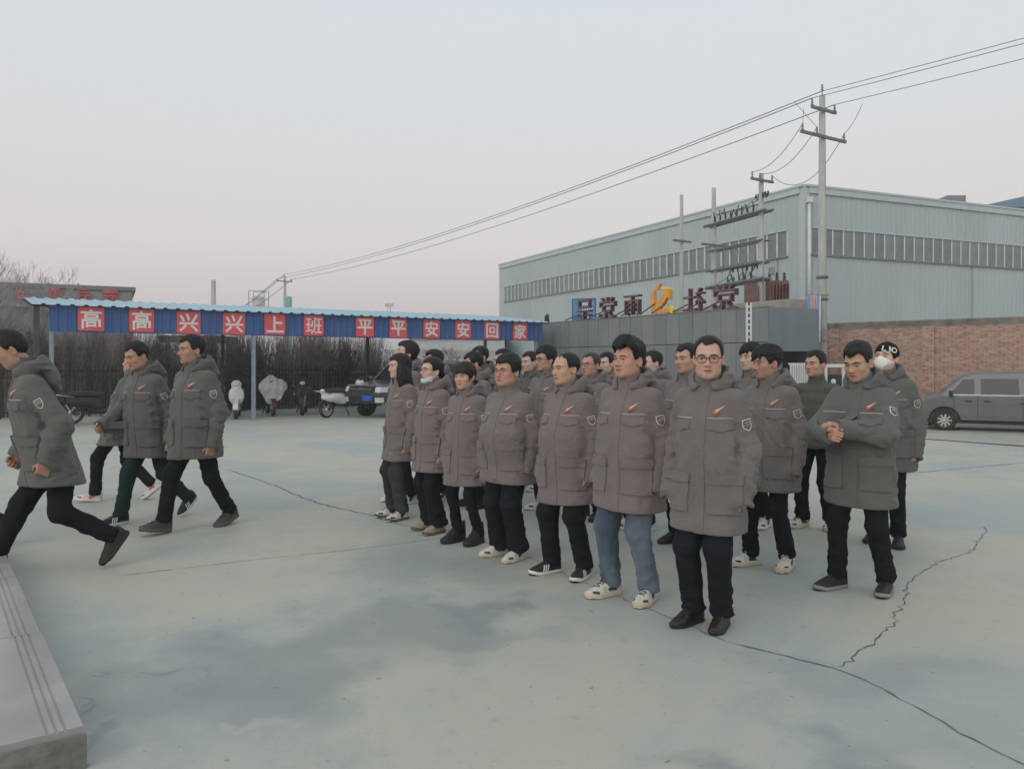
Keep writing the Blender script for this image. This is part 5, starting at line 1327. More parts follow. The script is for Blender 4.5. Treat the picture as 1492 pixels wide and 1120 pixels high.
def hair_mesh(style, hp, h, seed):
    fw = hp.get('fw', 1.0); r = random.Random(seed)
    ox, oy, oz = r.random()*20, r.random()*20, r.random()*20
    top = {'short': .014, 'crop': .009, 'quiff': .030, 'mop': .022, 'side': .024, 'bald': .006, 'long': .016, 'bun': .013, 'bangs': .016, 'fringe': .024, 'cap': .010}[style]
    side = {'short': .006, 'crop': .004, 'quiff': .005, 'mop': .009, 'side': .005, 'bald': .008, 'long': .014, 'bun': .010, 'bangs': .012, 'fringe': .007, 'cap': .009}[style]
    front = {'short': .070, 'crop': .083, 'quiff': .075, 'mop': .068, 'side': .071, 'bald': .094, 'long': .070, 'bun': .078, 'bangs': .026, 'fringe': .056, 'cap': .040}[style]
    amp = {'short': .006, 'crop': .003, 'quiff': .006, 'mop': .006, 'side': .005, 'bald': .004, 'long': .004, 'bun': .003, 'bangs': .006, 'fringe': .009, 'cap': .0005}[style]
    def f(X, Y, Z):
        x = np.abs(X)
        up = sstep(.02, .11, Z)
        t = side+(top-side)*up
        if style in ('quiff', 'mop', 'side', 'fringe', 'short'): t = t*(1-.55*sstep(.040, .080, x))
        if style == 'quiff': t = t+.022*np.exp(-((Y+.055)/.05)**2)*up
        if style == 'side': t = t+.012*np.exp(-((Y+.06)/.05)**2)*np.exp(-((X-.02)/.05)**2)*up
        if style == 'mop': t = t+.008*np.exp(-((Y-.06)/.06)**2)
        if style == 'bald':
            t = t-.010*np.exp(-(x/.050)**2)*np.exp(-((Y+.02)/.075)**2)*up
        d = ell(X, Y, Z, (0, .014, .040), (.0775*fw+.004, .0975+.004, .083+.004))-t
        back = sstep(-.035, .06, Y)
        tmp = sstep(-.075, -.035, Y)
        zl = front-.016*sstep(.025, .055, x)*tmp-.078*sstep(.060, .075, x)*sstep(-.050, -.022, Y)*(1-back)-.004*np.cos(x*60)          # hairline: forehead to sideburn
        ear = np.exp(-((Y-.014)/.022)**2)*sstep(.055, .07, x)
        zl = np.where(Y > -.02, np.minimum(zl, front), zl)
        zl = zl*(1-back)+(-.070 if style not in ('crop', 'cap') else -.045)*back+ear*.040*(1-.5*back)
        if style == 'bangs': zl = zl+(.0)
        if style != 'cap': zl = zl+.014*(vnoise(X*90+ox, Y*60, Z*30)-.5)+.020*np.exp(-((x-.045)/.016)**2)*(1-back)*sstep(-.10, -.05, -np.abs(Y+.06))*(style in ('crop', 'short', 'quiff', 'side'))
        d = smax(d, (zl-Z)*.8, .008)
        if style in ('long',):
            sh = ell(X, Y, Z, (0, .030, -.05), (.094*fw, .098, .170))
            sh = smin(sh, ell(x, Y+.22*(Z+.05), Z, (.094, .012, -.17), (.046, .080, .20)), .03)
            sh = smin(sh, ell(X, Y, Z, (0, .075, -.16), (.095, .045, .16)), .03)
            face = ell(X, Y, Z, (0, -.085, -.035), (.066*fw, .105, .115))
            sh = smax(sh, -face, .012)
            sh = smax(sh, Z-.06, .02)
            d = smin(d, sh, .02)
        if style == 'bun':
            d = smin(d, ell(X, Y, Z, (0, .125, -.045), (.046, .036, .046)), .012)
            d = smin(d, ell(X, Y, Z, (0, .085, -.02), (.06, .04, .05)), .02)
        if style == 'bangs':
            d = smin(d, ell(X, Y, Z, (0, .080, -.03), (.060, .036, .065)), .02)
            d = smin(d, cone(x, Y, Z, (.074*fw, -.035, .03), (.076*fw, -.030, -.050), .009, .005), .008)
        if style == 'fringe':
            d = smin(d, cone(X, Y, Z, (-.03, -.085, .075), (-.045, -.094, .032), .017, .008), .012)
            d = smin(d, cone(X, Y, Z, (.01, -.092, .078), (-.005, -.102, .040), .015, .007), .012)
            d = smin(d, cone(X, Y, Z, (.04, -.082, .075), (.045, -.086, .040), .014, .007), .012)
        return d
    def disp(X, Y, Z):
        if style in ('long', 'bun', 'bangs'):
            n = vnoise(X*120+ox, Y*60+oy, Z*14+oz)+.5*vnoise(X*240+oy, Y*120, Z*28)
        else:
            n = vnoise(X*120+ox, Y*30+oy, Z*55+oz)+.6*vnoise(X*230+oy, Y*60, Z*110+ox)
        return amp*(n-.8)*1.3
    lo = (-.14, -.17, -.10); hi = (.14, .19, .21)
    if style == 'long': lo = (-.16, -.17, -.36)
    return surf(f, lo, hi, h, disp)

def hair_tufts(V, Q, n, L, seed, spread=0.6):
    """thin strands standing off the hair surface"""
    r = np.random.RandomState(seed)
    q = Q[r.randint(0, len(Q), n)]
    p = V[q].mean(1)
    nr = np.cross(V[q[:, 1]]-V[q[:, 0]], V[q[:, 2]]-V[q[:, 0]]); nr /= np.linalg.norm(nr, axis=1, keepdims=True)+1e-9
    ok = p[:, 2] > -.03
    p = p[ok]; nr = nr[ok]; n = len(p)
    fl = np.array([0, .5, -.35])+r.normal(0, .45, (n, 3)); fl -= nr*(fl*nr).sum(1, keepdims=True)
    d = nr*spread*r.uniform(.2, 1, (n, 1))+fl; d /= np.linalg.norm(d, axis=1, keepdims=True)
    s = np.cross(d, nr); s /= np.linalg.norm(s, axis=1, keepdims=True)+1e-9
    LL = L*r.uniform(.3, 1.1, (n, 1)); w = .0016
    base = p-nr*.003
    A = base-s*w; B = base+s*w; C = p+d*LL*.6+s*w*.5; D = p+d*LL
    VV = np.stack([A, B, C, D], 1).reshape(-1, 3)
    FF = np.arange(len(VV)).reshape(-1, 4)
    return VV, FF

def rot_head(V, yaw, pitch, roll, pivot):
    R = (Matrix.Rotation(math.radians(yaw), 3, 'Z') @ Matrix.Rotation(math.radians(pitch), 3, 'X') @ Matrix.Rotation(math.radians(roll), 3, 'Y'))
    R = np.array(R)
    return (V-pivot) @ R.T+pivot

# ---------------- hands (left hand hanging, fingers along -Z, palm to -X, thumb to -Y)
def hand_mesh(curl, h=0.0045):
    segs = []
    for k, (y, l) in enumerate(((-.029, .92), (-.010, 1.0), (.010, .95), (.028, .78))):
        p = np.array([0.0, y, -.088]); a = 0.0
        for j, (ln, rr) in enumerate(((.043, .0095), (.027, .0088), (.021, .0080))):
            a += math.radians(curl[j]*(1+.08*k))
            q = p+np.array([-math.sin(a)*ln*l, 0.0, -math.cos(a)*ln*l])
            segs.append((p, q, rr, rr*.93)); p = q
    th = [(np.array([-.006, -.030, -.030]), np.array([-.022, -.052, -.058]), .0135, .0115), (np.array([-.022, -.052, -.058]), np.array([-.034, -.050, -.086]), .0110, .0085)]
    def f(X, Y, Z):
        q = np.maximum(np.maximum(np.abs(X)/.0150, np.abs(Y)/.0400), np.abs(Z+.047)/.048)
        d = np.sqrt(np.maximum(np.abs(X)-.004, 0)**2+np.maximum(np.abs(Y)-.030, 0)**2+np.maximum(np.abs(Z+.047)-.038, 0)**2)-.0115
        d = smin(d, cone(X, Y, Z, (0, 0, .07), (0, 0, -.02), .029, .027), .02)
        g = None
        for s in segs:
            e = cone(X, Y, Z, *s)
            g = e if g is None else np.minimum(g, e)
        d = smin(d, g, .006)
        for s in th: d = smin(d, cone(X, Y, Z, *s), .007)
        return d
    return surf(f, (-.10, -.08, -.20), (.05, .06, .10), h)

HANDS = {}
def get_hand(kind):
    if kind not in HANDS:
        HANDS[kind] = hand_mesh({'relax': (22, 34, 26), 'fist': (62, 82, 60), 'hold': (45, 60, 40)}[kind])
    return HANDS[kind]

# ---------------- shoes
def shoe_parts(style):
    """pieces of one left shoe, toe to -Y, origin under the ankle"""
    S = {'sneaker_white': ('s_white', 'sole_cream', 'lace_black', 's_grey'), 'sneaker_chunky': ('s_white', 'sole_cream', 'lace', 's_black'), 'sneaker_black': ('s_black', 'sole_white', None, 'stripes'),
         'dress': ('s_brown', 'sole_black', None, None), 'boot': ('s_black', 'sole_black', 'lace_black', None), 'slip_black': ('s_black', 'sole_grey', None, None),
         'hiker': ('s_grey', 'sole_taupe', 'lace_black', None), 'board': ('s_white', 'sole_taupe', 'lace_black', 's_black'), 'suede': ('s_tan', 'sole_taupe', None, None),
         'runner_red': ('s_white', 'sole_white', 'lace', 's_red'), 'plain_white': ('s_white', 'sole_white', 'lace', 's_grey'), 'plain_cream': ('s_white', 'sole_cream', None, 's_grey'), 'all_black': ('s_black', 'sole_black', None, None)}[style]
    fat = {'sneaker_chunky': 1.07, 'sneaker_white': 1.05, 'dress': .96, 'boot': 1.04, 'hiker': 1.08, 'board': 1.06}.get(style, 1.0)
    st = {'sneaker_chunky': .038, 'sneaker_white': .034, 'dress': .020, 'boot': .036, 'hiker': .036}.get(style, .028)
    yk = [-.215, -.207, -.19, -.165, -.12, -.05, .02, .058, .074, .082]
    wk = [.004, .022, .036, .046, .0515, .0455, .0385, .036, .026, .004]
    hk = [.030, .048, .058, .062, .078, .106, .125, .122, .115, .10]
    if style == 'dress': wk = [.003, .017, .031, .042, .0485, .0435, .0375, .035, .024, .004]; hk = [.026, .040, .050, .056, .072, .112, .128, .125, .12, .10]
    if style == 'boot': hk = [.034, .055, .066, .070, .090, .150, .215, .215, .21, .19]
    def upper(X, Y, Z):
        w = np.interp(Y, yk, wk).astype(np.float32)*fat; hh = np.interp(Y, yk, hk).astype(np.float32)
        q = (np.abs(X)/w)**2.3+(np.maximum(Z, 0)/hh)**2.6
        d = (q**(1/2.4)-1)*np.minimum(w, hh)*.8
        d = np.maximum(d, -Z+.006)
        d = np.maximum(d, np.maximum(Y-.08, -.212-Y))
        hole = np.sqrt((X/.034)**2+((Y-.018)/.048)**2)-1
        d = smax(d, -np.maximum(hole*.034, (.078 if style != 'boot' else .18)-Z), .006)
        return d
    def sole(X, Y, Z):
        w = np.interp(Y, yk, wk).astype(np.float32)*fat*1.06+.002
        spring = .016*sstep(-.13, -.215, Y)
        d = np.abs(X)-w
        d = np.maximum(d, np.maximum(Y-.086, -.217-Y))
        d = smax(d, np.abs(Z-spring-st/2)-st/2, .008)
        return d
    P = []
    U = surf(upper, (-.075, -.235, -.012), (.075, .10, .235 if style == 'boot' else .15), .0058, lambda X, Y, Z: .0022*(vnoise(X*60, Y*60, Z*60)-.5)+.0025*(vnoise(X*20, Y*55, Z*45)-.5), .02)
    P.append(('shoe', *U, S[0]))
    P.append(('sole', *surf(sole, (-.075, -.24, -.02), (.075, .105, .075), .0058, lambda X, Y, Z: .002*np.sin(Y*230)*sstep(.02, .0, Z) if style in ('sneaker_chunky', 'hiker', 'boot') else 0*X, .02), S[1]))
    bvh = BVHTree.FromPolygons([tuple(v) for v in U[0]], [tuple(q) for q in U[1]])
    if S[2]:
        mb = MB()
        for k in range(5):
            y = -.128+k*.018
            pts = []
            for i in range(5):
                x = (i/4-.5)*.044
                hit = bvh.ray_cast(Vector((x, y+(.006 if i % 2 else 0), .3)), Vector((0, 0, -1)))
                pts.append((x, y+(i/4-.5)*.012*(1 if k % 2 else -1), (hit[0].z if hit[0] else .08)+.002))
            mb.tube(pts, .0032, 5)
        for s in (-1, 1):
            mb.tube([(0, -.052, .118), (.018*s, -.070, .116), (.030*s, -.068, .100), (.016*s, -.056, .112)], .003, 5)
        P.append(('lace', np.array(mb.v), mb.f, 's_white' if S[2] == 'lace' else 's_black'))
    if S[3] == 'stripes':
        for k in range(3):
            for s in (-1, 1):
                a = patch(bvh, (.05*s, -.060-k*.020, .055), (s, 0, .35), (0, .35, 1), .010, .052, 1, 4, .0022, .002)
                if a: P.append(('stripe', *a, 'sole_white'))
    elif S[3]:
        for s in (-1, 1):
            a = patch(bvh, (.05*s, -.02, .060), (s, 0, .3), (0, -.3, 1), .06, .028, 4, 3, .0022, .002, lambda u, v: (u*.07, v*.030*(1-u*.8)+u*.012))
            if a: P.append(('side_panel', *a, S[3]))
            a = patch(bvh, (.04*s, -.155, .045), (s*.6, -.3, .6), (0, 0, 1), .05, .018, 4, 2, .0022, .002)
            if a: P.append(('side_panel', *a, S[3]))
    return P

SHOES = {}
def get_shoe(style, side):
    key = (style, side)
    if key not in SHOES:
        if (style, 1) not in SHOES: SHOES[(style, 1)] = [(n, (np_mesh(n, V, F, True, [PM[m]]) if isinstance(F, np.ndarray) else py_mesh(n, V, F, PM[m]))) for n, V, F, m in shoe_parts(style)]
        if side == -1:
            out = []
            for n, me in SHOES[(style, 1)]:
                m2 = me.copy(); co = np.empty(len(m2.vertices)*3, np.float32); m2.vertices.foreach_get('co', co)
                co = co.reshape(-1, 3); co[:, 0] *= -1; m2.vertices.foreach_set('co', co.ravel()); m2.flip_normals(); m2.update(); out.append((n, m2))
            SHOES[key] = out
    return SHOES[key]

def py_mesh(name, V, F, m, smooth=True):
    me = bpy.data.meshes.new(name); me.from_pydata([tuple(map(float, v)) for v in V], [], [tuple(int(i) for i in f) for f in F]); me.materials.append(m)
    me.polygons.foreach_set('use_smooth', [smooth]*len(me.polygons)); me.update()
    return me

def tone_attr(me, C):
    a = me.color_attributes.new('tone', 'FLOAT_COLOR', 'POINT')
    A = np.ones((len(C), 4), np.float32); A[:, :3] = C
    a.data.foreach_set('color', A.ravel())

def text_geo(s, size=1.0, mirror=False, extrude=0.0, offset=0.0):
    cu = bpy.data.curves.new('t', 'FONT'); cu.body = s; cu.size = size; cu.align_x = 'CENTER'; cu.extrude = extrude; cu.offset = offset; cu.resolution_u = 3
    o = bpy.data.objects.new('t', cu); COL.objects.link(o)
    dg = bpy.context.evaluated_depsgraph_get(); me = bpy.data.meshes.new_from_object(o.evaluated_get(dg))
    V = np.array([tuple(v.co) for v in me.vertices]); F = [tuple(p.vertices) for p in me.polygons]
    bpy.data.objects.remove(o); bpy.data.curves.remove(cu); bpy.data.meshes.remove(me)
    return V, F

# ---------------- one person
def person(loc, H, heading, label, o):
    s = H/1.76; seed = o.get('seed', 1); fine = o.get('fine', 1)      # fine 0: nearest, 2: far
    rnd = random.Random(seed)
    root = empty('person', loc, math.radians(heading), label, 'person', o.get('group'))
    g = o.get('girth', 1.0)*1.05; belly = o.get('belly', 0.0); lean = math.tan(math.radians(o.get('lean', 0.0)))
    hem = o.get('hem', .60); ns = rnd.random()*20
    def warp(V):
        V = np.array(V, np.float64)
        k = np.maximum(0, V[:, 2]-.62)
        V[:, 1] -= lean*k; V[:, 0] += o.get('tilt', 0.0)*k
        return V*s
    dy_hip = 0.0
    # legs
    hipz = .89-o.get('drop', 0.0)
    fr_ = random.Random(seed*5+1)
    feet = o.get('feet', {1: (.105+fr_.uniform(-.01, .02), fr_.uniform(-.05, .05), 0, 0, fr_.uniform(4, 18)), -1: (.105+fr_.uniform(-.01, .02), fr_.uniform(-.05, .05), 0, 0, -fr_.uniform(4, 18))})   # side: (x, y, lift, pitch deg, yaw deg)
    knees = {}; ank = {}
    for sd in (1, -1):
        fx, fy, lift, pit, yw = feet[sd]
        p = math.radians(pit)
        a = (sd*fx, fy+.02*math.sin(p), .095+lift+ (0.0 if pit == 0 else .05*abs(math.sin(p))))
        k, a2 = ik((sd*.088, 0, hipz), a, .412, .405, (sd*.10, -1, 0))
        knees[sd] = k; ank[sd] = a2
    tr = o.get('leg', 1.0); flare = o.get('flare', 0.0)
    def tro(X, Y, Z):
        d = ell(X, Y, Z, (0, .01, .90), (.150*g, .112*g, .13))
        for sd in (1, -1):
            h = (sd*.080, 0.005, .86)
            d1, t1 = cone(X, Y, Z, h, knees[sd], .093*tr*(.6+.4*g), .068*tr, True)
            d2, t2 = cone(X, Y, Z, knees[sd], ank[sd], .068*tr, (.056+flare)*tr, True)
            dd = smin(d1, d2, .03)
            # cut at the shoe
            ax = (ank[sd]-knees[sd]); ax = ax/np.linalg.norm(ax)
            end = ank[sd]+ax*.012
            dd = smax(dd, ((X-end[0])*ax[0]+(Y-end[1])*ax[1]+(Z-end[2])*ax[2]), .012)
            kk = .03
            d = smin(d, dd, kk) if sd == 1 else np.where(Z > .72, smin(d, dd, kk), np.minimum(d, dd))
        return d
    def trd(X, Y, Z):
        w = sstep(.34, .10, Z)*1.0+.45*np.exp(-((Z-.48)/.09)**2)
        n = vnoise(X*9+ns, Y*9, Z*34+vnoise(X*14, Y*14, Z*5)*3.2)
        r = 1-np.abs(2*n-1)*1.6
        n2 = vnoise(X*16, Y*16+ns, Z*7)
        n4 = vnoise(X*11+ns*3, Y*11, Z*15+3*X)
        return .013*w*r+.007*(n2-.5)+.007*((1-np.abs(2*n4-1))**2*1.6-.5)*sstep(.80, .60, Z)
    ys = [knees[1][1], knees[-1][1], ank[1][1], ank[-1][1], 0]; xs = max(abs(knees[1][0]), abs(ank[1][0]), abs(ank[-1][0]), .13)
    hq = (.0125, .015, .019)[fine]
    V, Q = surf(tro, (-xs-.14, min(ys)-.17, .03), (xs+.14, max(ys)+.17, 1.0), hq, trd)
    tme = np_mesh('trousers', warp(V), Q, True, [PM[o.get('trousers', 'black')]])
    link('trousers', tme, root)
    # shoes
    stl = o.get('shoes', 'sneaker_white')
    for sd in (1, -1):
        fx, fy, lift, pit, yw = feet[sd]
        pr = get_shoe(stl, sd)
        M = Matrix.Translation(Vector(ank[sd])*s-Vector((0, 0, .095*s))) @ Matrix.Translation((0, 0, .095*s)) @ Matrix.Rotation(math.radians(yw), 4, 'Z') @ Matrix.Rotation(math.radians(pit), 4, 'X') @ Matrix.Translation((0, 0, -.095*s)) @ Matrix.Scale(s*o.get('foot', 1.0), 4)
        sh = None
        for n, me in pr:
            if n == 'shoe':
                sh = link(n, me, root); sh.matrix_local = M
            else: link(n, me, sh)
    # jacket
    puff = o.get('puffer', False)
    shz = 1.362; sw = .160*(.5+.5*g)
    arms = o.get('arms', {})
    elb = {}; wri = {}
    for sd in (1, -1):
        tg = arms.get(sd, (.232, -.035, .800)); pole = o.get('poles', {}).get(sd, (sd*.45, 1, -.1))
        tg = (sd*tg[0] if tg[0] > -9 else 0, tg[1], tg[2])
        elb[sd], wri[sd] = ik((sd*sw, .012, shz), tg, .30, .285, pole)
    zk = [hem-.02, hem+.16, .95, 1.10, 1.22, 1.31, 1.375, 1.425, 1.475, 1.52]
    ak = np.array([.222+o.get('flarej', 0.016), .216, .203+belly*.3, .198+belly*.4, .194, .182, .150, .108, .080, .070])*np.array([g]*6+[.6+.4*g]*2+[1, 1])
    bk = np.array([.160+o.get('flarej', 0.016)*.6, .155, .150+belly*.6, .146+belly, .142+belly*.5, .130, .110, .092, .080, .070])*np.array([g]*6+[.7+.3*g]*2+[1, 1])
    ck = np.array([-.004, -.006, -.010-belly*.5, -.012-belly*.7, -.010, .002, .012, .014, .008, .0])
    if puff: zk[0] = hem
    def torso(X, Y, Z):
        a = np.interp(Z, zk, ak).astype(np.float32); b = np.interp(Z, zk, bk).astype(np.float32); c = np.interp(Z, zk, ck).astype(np.float32)
        q = (np.abs(X)/a)**2.35+(np.abs(Y-c)/b)**2.35
        d = (q**(1/2.35)-1)*np.minimum(a, b)*.9
        return d
    def col(X, Y, Z):
        tz = (Z-1.44)/.10
        r = .083-.006*tz
        yc = .012-.030*tz
        d = np.sqrt(X**2+(Y-yc)**2)-r
        front = np.clip(-(Y-yc)/.08, 0, 1)
        d = np.maximum(d, np.maximum(1.40-Z, Z-(1.527-.022*front*o.get('open', 1.0))))
        hole = np.sqrt(X**2+(Y-yc)**2)-(r-.016)
        d = smax(d, -np.maximum(hole, 1.49-Z), .006)
        vcut = (np.abs(X)-.020*o.get('open', 1.0)*sstep(1.42, 1.53, Z))
        d = smax(d, -np.maximum(vcut, np.maximum(Y+.02, 1.44-Z)), .006)
        return d
    cuff = o.get('cuff', .045)
    def jac(X, Y, Z):
        d = torso(X, Y, Z)
        for sd in (1, -1):      # the skirt of the coat lies over the thighs
            d = smin(d, cone(X, Y, Z, (sd*.080, .005, .86), knees[sd], .093*tr*(.6+.4*g)+.016, .068*tr+.024), .05)
        for sd in (1, -1):
            d1, t1 = cone(X, Y, Z, (sd*sw, .012, shz), elb[sd], .074*(.6+.4*g), .068*(.6+.4*g), True)
            ax = wri[sd]-elb[sd]; ax = ax/np.linalg.norm(ax); end = wri[sd]+ax*cuff
            d2, t2 = cone(X, Y, Z, elb[sd], end, .068*(.6+.4*g), .060, True)
            cutp = (X-end[0])*ax[0]+(Y-end[1])*ax[1]+(Z-end[2])*ax[2]
            d2 = smax(d2, cutp, .012)
            hol = np.sqrt(np.maximum((X-end[0])**2+(Y-end[1])**2+(Z-end[2])**2-cutp**2, 0))-.046
            d2 = smax(d2, -np.maximum(hol, -cutp-.03), .008)
            dd = smin(d1, d2, .035)
            k = .012+.050*sstep(1.20, 1.40, Z)
            d = smin(d, dd, k)
        d = smin(d, col(X, Y, Z), .016)
        return d
    def hemcut(X, Y, Z):
        # sleeves that reach below the hem are not cut
        c = 0*X
        for sd in (1, -1):
            e = np.sqrt((X-wri[sd][0])**2+(Y-wri[sd][1])**2+(Z-wri[sd][2])**2)
            c = np.maximum(c, .3*sstep(.13, .09, e)*(wri[sd][2] < hem+.16))
        return c
    def jd(X, Y, Z):
        x = np.abs(X)
        out = 0*X
        n0 = vnoise(X*5+ns, Y*5, Z*7)+.5*vnoise(X*11, Y*11+ns, Z*13)
        out += .0065*(n0-.75)
        n1 = vnoise(X*6+ns, Y*6, Z*10+2.4*X*np.sign(X)*6)
        out += .006*((1-np.abs(2*n1-1))**2*1.6-.45)*sstep(.62, .80, Z)*sstep(1.34, 1.15, Z)
        n3 = vnoise(X*19+Z*5*np.sign(X), Y*19+ns, Z*4.5)
        out += .006*((1-np.abs(2*n3-1))**2*1.5-.4)*sstep(1.30, 1.0, Z)
        for sd in (1, -1):
            e = elb[sd]
            de = np.sqrt((X-e[0])**2+(Y-e[1])**2+(Z-e[2])**2)
            arm = sstep(.17, .20, x)+(sstep(.30, .12, de) if arms else 0)
            n2 = vnoise(X*6+ns*2, Y*12, Z*26+vnoise(X*10, Y*10, Z*6)*2.6+sd)
            out += .0080*((1-np.abs(2*n2-1))**2*1.7-.5)*np.clip(arm, 0, 1)*(X*sd > 0)*sstep(1.40, 1.24, Z)
        out *= sstep(hem-.02, hem+.11, Z)*.9+.1
        if puff:
            out += .012*np.abs(np.sin((Z-.70)*math.pi/.105))*sstep(1.44, 1.38, Z)-.006
        return out
    ys = [p[1] for p in (elb[1], elb[-1], wri[1], wri[-1])]; xs = [abs(p[0]) for p in (elb[1], elb[-1], wri[1], wri[-1])]; zs = [p[2] for p in (wri[1], wri[-1])]
    hq = (.0115, .014, .019)[fine]
    V, Q = surf(jac, (-max(xs)-.12, min(min(ys)-.14, -.26-belly), min(hem, min(zs)-.1)-.04), (max(xs)+.12, max(max(ys)+.12, .24), 1.56), hq, jd,
                post=lambda F, X, Y, Z: np.where((np.abs(X) < .255*g) & (np.abs(Y) < .30+belly), smax(F, hem+.008*np.sin(X*7+ns)+.006*np.abs(X/.2)-Z-hemcut(X, Y, Z), .013), F))
    jm = PM[o.get('jacket', 'mid')]
    bvh = BVHTree.FromPolygons([tuple(v) for v in V], [tuple(q) for q in Q])
    jk = link('jacket', np_mesh('jacket', warp(V), Q, True, [jm]), root)
    def cloth(name, pt, m):
        if pt is None: return
        link(name, np_mesh(name, warp(pt[0]), pt[1], True, [m]), jk)
    if o.get('detail', True):
        UP = (0, 0, 1)
        cloth('zip_placket', patch(bvh, (.012, 0, (hem+1.44)/2), (0, -1, 0), UP, .056, 1.43-hem, 3, 26, .0042, .004), jm)
        if not puff:
            for sd in (1, -1):
                n = (sd*.30, -1, 0)
                cloth('chest_piping', patch(bvh, (sd*.115, -.1, 1.262), n, UP, .150, .0055, 8, 1, .0035, .003), PM['piping'])
                cloth('pocket_flap', patch(bvh, (sd*.118, -.1, 1.218), n, UP, 0, 0, 9, 3, .0085, .006, lambda u, v: (u*.140, v*.046+(.011*(1 if abs(u) < .2 else 0)*(-1 if v < 0 else 0)))), jm)
                n2 = (sd*.48, -1, 0)
                cloth('cargo_pocket', patch(bvh, (sd*.140, -.1, hem+.235), n2, UP, .205, .215, 7, 7, .0120, .006), jm)
                cloth('pocket_flap', patch(bvh, (sd*.140, -.1, hem+.330), n2, UP, .214, .060, 7, 3, .0190, .010), jm)
            n = (.30, -1, 0)
            cloth('logo', patch(bvh, (.112, -.1, 1.305), n, UP, 0, 0, 6, 3, .004, .003, lambda u, v: (u*.066, v*.030*(1.0-.93*(u+.5))+(u+.5)*.040-.012)), PM['orange'])
            cloth('logo', patch(bvh, (.112, -.1, 1.305), n, UP, 0, 0, 6, 3, .0046, .003, lambda u, v: (u*.048-.009, v*.018*(1.1-.95*(u+.5))+(u+.5)*.016-.026)), PM['red'])
            cloth('logo', patch(bvh, (.112, -.1, 1.305), n, UP, 0, 0, 6, 2, .0052, .003, lambda u, v: (u*.054+.005, v*.012*(1-.9*(u+.5))+(u+.5)*.036-.002)), PM['cream'])
            # sleeve badge on the left arm
            A = np.array((sw, .012, shz)); B = elb[1]; ctr = A+(B-A)*.50; axu = (A-B)/np.linalg.norm(A-B)
            out = np.array(o.get('badge_n', (.80, -.60, 0.0))); out = out-axu*(out@axu); out /= np.linalg.norm(out)
            def sh(w, h, tipk=.30):
                def wp(u, v):
                    k = 1.0 if v > -.1 else max(.12, 1-((-.1-v)/.4)**1.8*.95)
                    return u*w*k, v*h
                return wp
            a0, a1 = axu, out
            cloth('sleeve_badge', patch(bvh, ctr, out, axu, 0, 0, 8, 10, .0045, .003, sh(.057, .069), far=.2), PM['badge_white'])
            cloth('sleeve_badge', patch(bvh, ctr, out, axu, 0, 0, 8, 10, .0058, .003, sh(.046, .057), far=.2), PM['badge_dark'])
            cloth('sleeve_badge', patch(bvh, ctr+axu*.002, out, axu, .041, .012, 5, 2, .0072, .003, far=.2), PM['badge_band'])
            cloth('sleeve_badge', patch(bvh, ctr+axu*.016, out, axu, .034, .004, 5, 1, .0072, .003, far=.2), PM['badge_white'])
            cloth('sleeve_badge', patch(bvh, ctr-axu*.014, out, axu, .026, .004, 5, 1, .0072, .003, far=.2), PM['badge_band'])
    # hood lying on the back
    if o.get('hood', True):
        def hood(X, Y, Z):
            x = np.abs(X)
            R = np.sqrt(X**2+(Y-.01)**2); bk_ = (Y-.01)/(R+1e-6)
            zc = 1.490+.028*bk_; rc = .108+.014*bk_
            th = .020*sstep(-.75, -.10, bk_)+.006*sstep(-.2, .6, bk_)+.001
            d = np.sqrt(((R-rc)/1.0)**2+((Z-zc+.0)/2.0)**2)-th
            d = smin(d, ell(X, Y, Z, (0, .150, 1.405), (.135, .055, .120)), .045)
            d = smin(d, cone(x, Y, Z, (.088, .02, 1.455), (.070, -.070, 1.440), .030, .012), .03)
            d = smax(d, -(np.sqrt(X**2+(Y+.005)**2)-.086), .01)
            d = smax(d, -ell(X, Y, Z, (0, .105, 1.535), (.070, .036, .06)), .014)
            return d
        Vh, Qh = surf(hood, (-.19, -.16, 1.24), (.19, .24, 1.60), (.0085, .0105, .014)[fine], lambda X, Y, Z: .008*(vnoise(X*16+ns, Y*16, Z*16)-.5)+.006*(1-2*np.abs(2*vnoise(X*9, Y*9+ns, Z*22)-1)))
        hd = link('hood', np_mesh('hood', warp(Vh), Qh, True, [jm]), jk)
    # head
    hp = dict(o.get('head', {})); yaw, pit, rol = o.get('look', (0, 0, 0))
    hh = (.0036, .0046, .0060)[fine]
    hs = o.get('hsize', 1.0)*1.045
    hc = np.array((0, -.026, 1.618)); piv = np.array((0, .02, -.10))
    V, Q = surf(head_sdf(hp), (-.105, -.135, -.21), (.105, .125, .14), hh)
    C = head_tone(V, hp)
    dec = head_decals(V, Q, hp) if fine < 2 or o.get('face', True) else []
    def place(A): return warp(rot_head(np.asarray(A, float)*hs, yaw, pit, rol, piv)+hc)
    BV = [place(V)]; BQ = [Q]; BC = [C]; MI = [np.zeros(len(Q), int)]; n0 = len(V)
    keys = ['skin', 'sclera', 'iris', 'lid', 'brow', 'mouth', 'lip']
    for dv, df, key in dec:
        BV.append(place(dv)); BQ.append(df+n0); BC.append(np.ones((len(dv), 3))*.3); MI.append(np.full(len(df), keys.index(key))); n0 += len(dv)
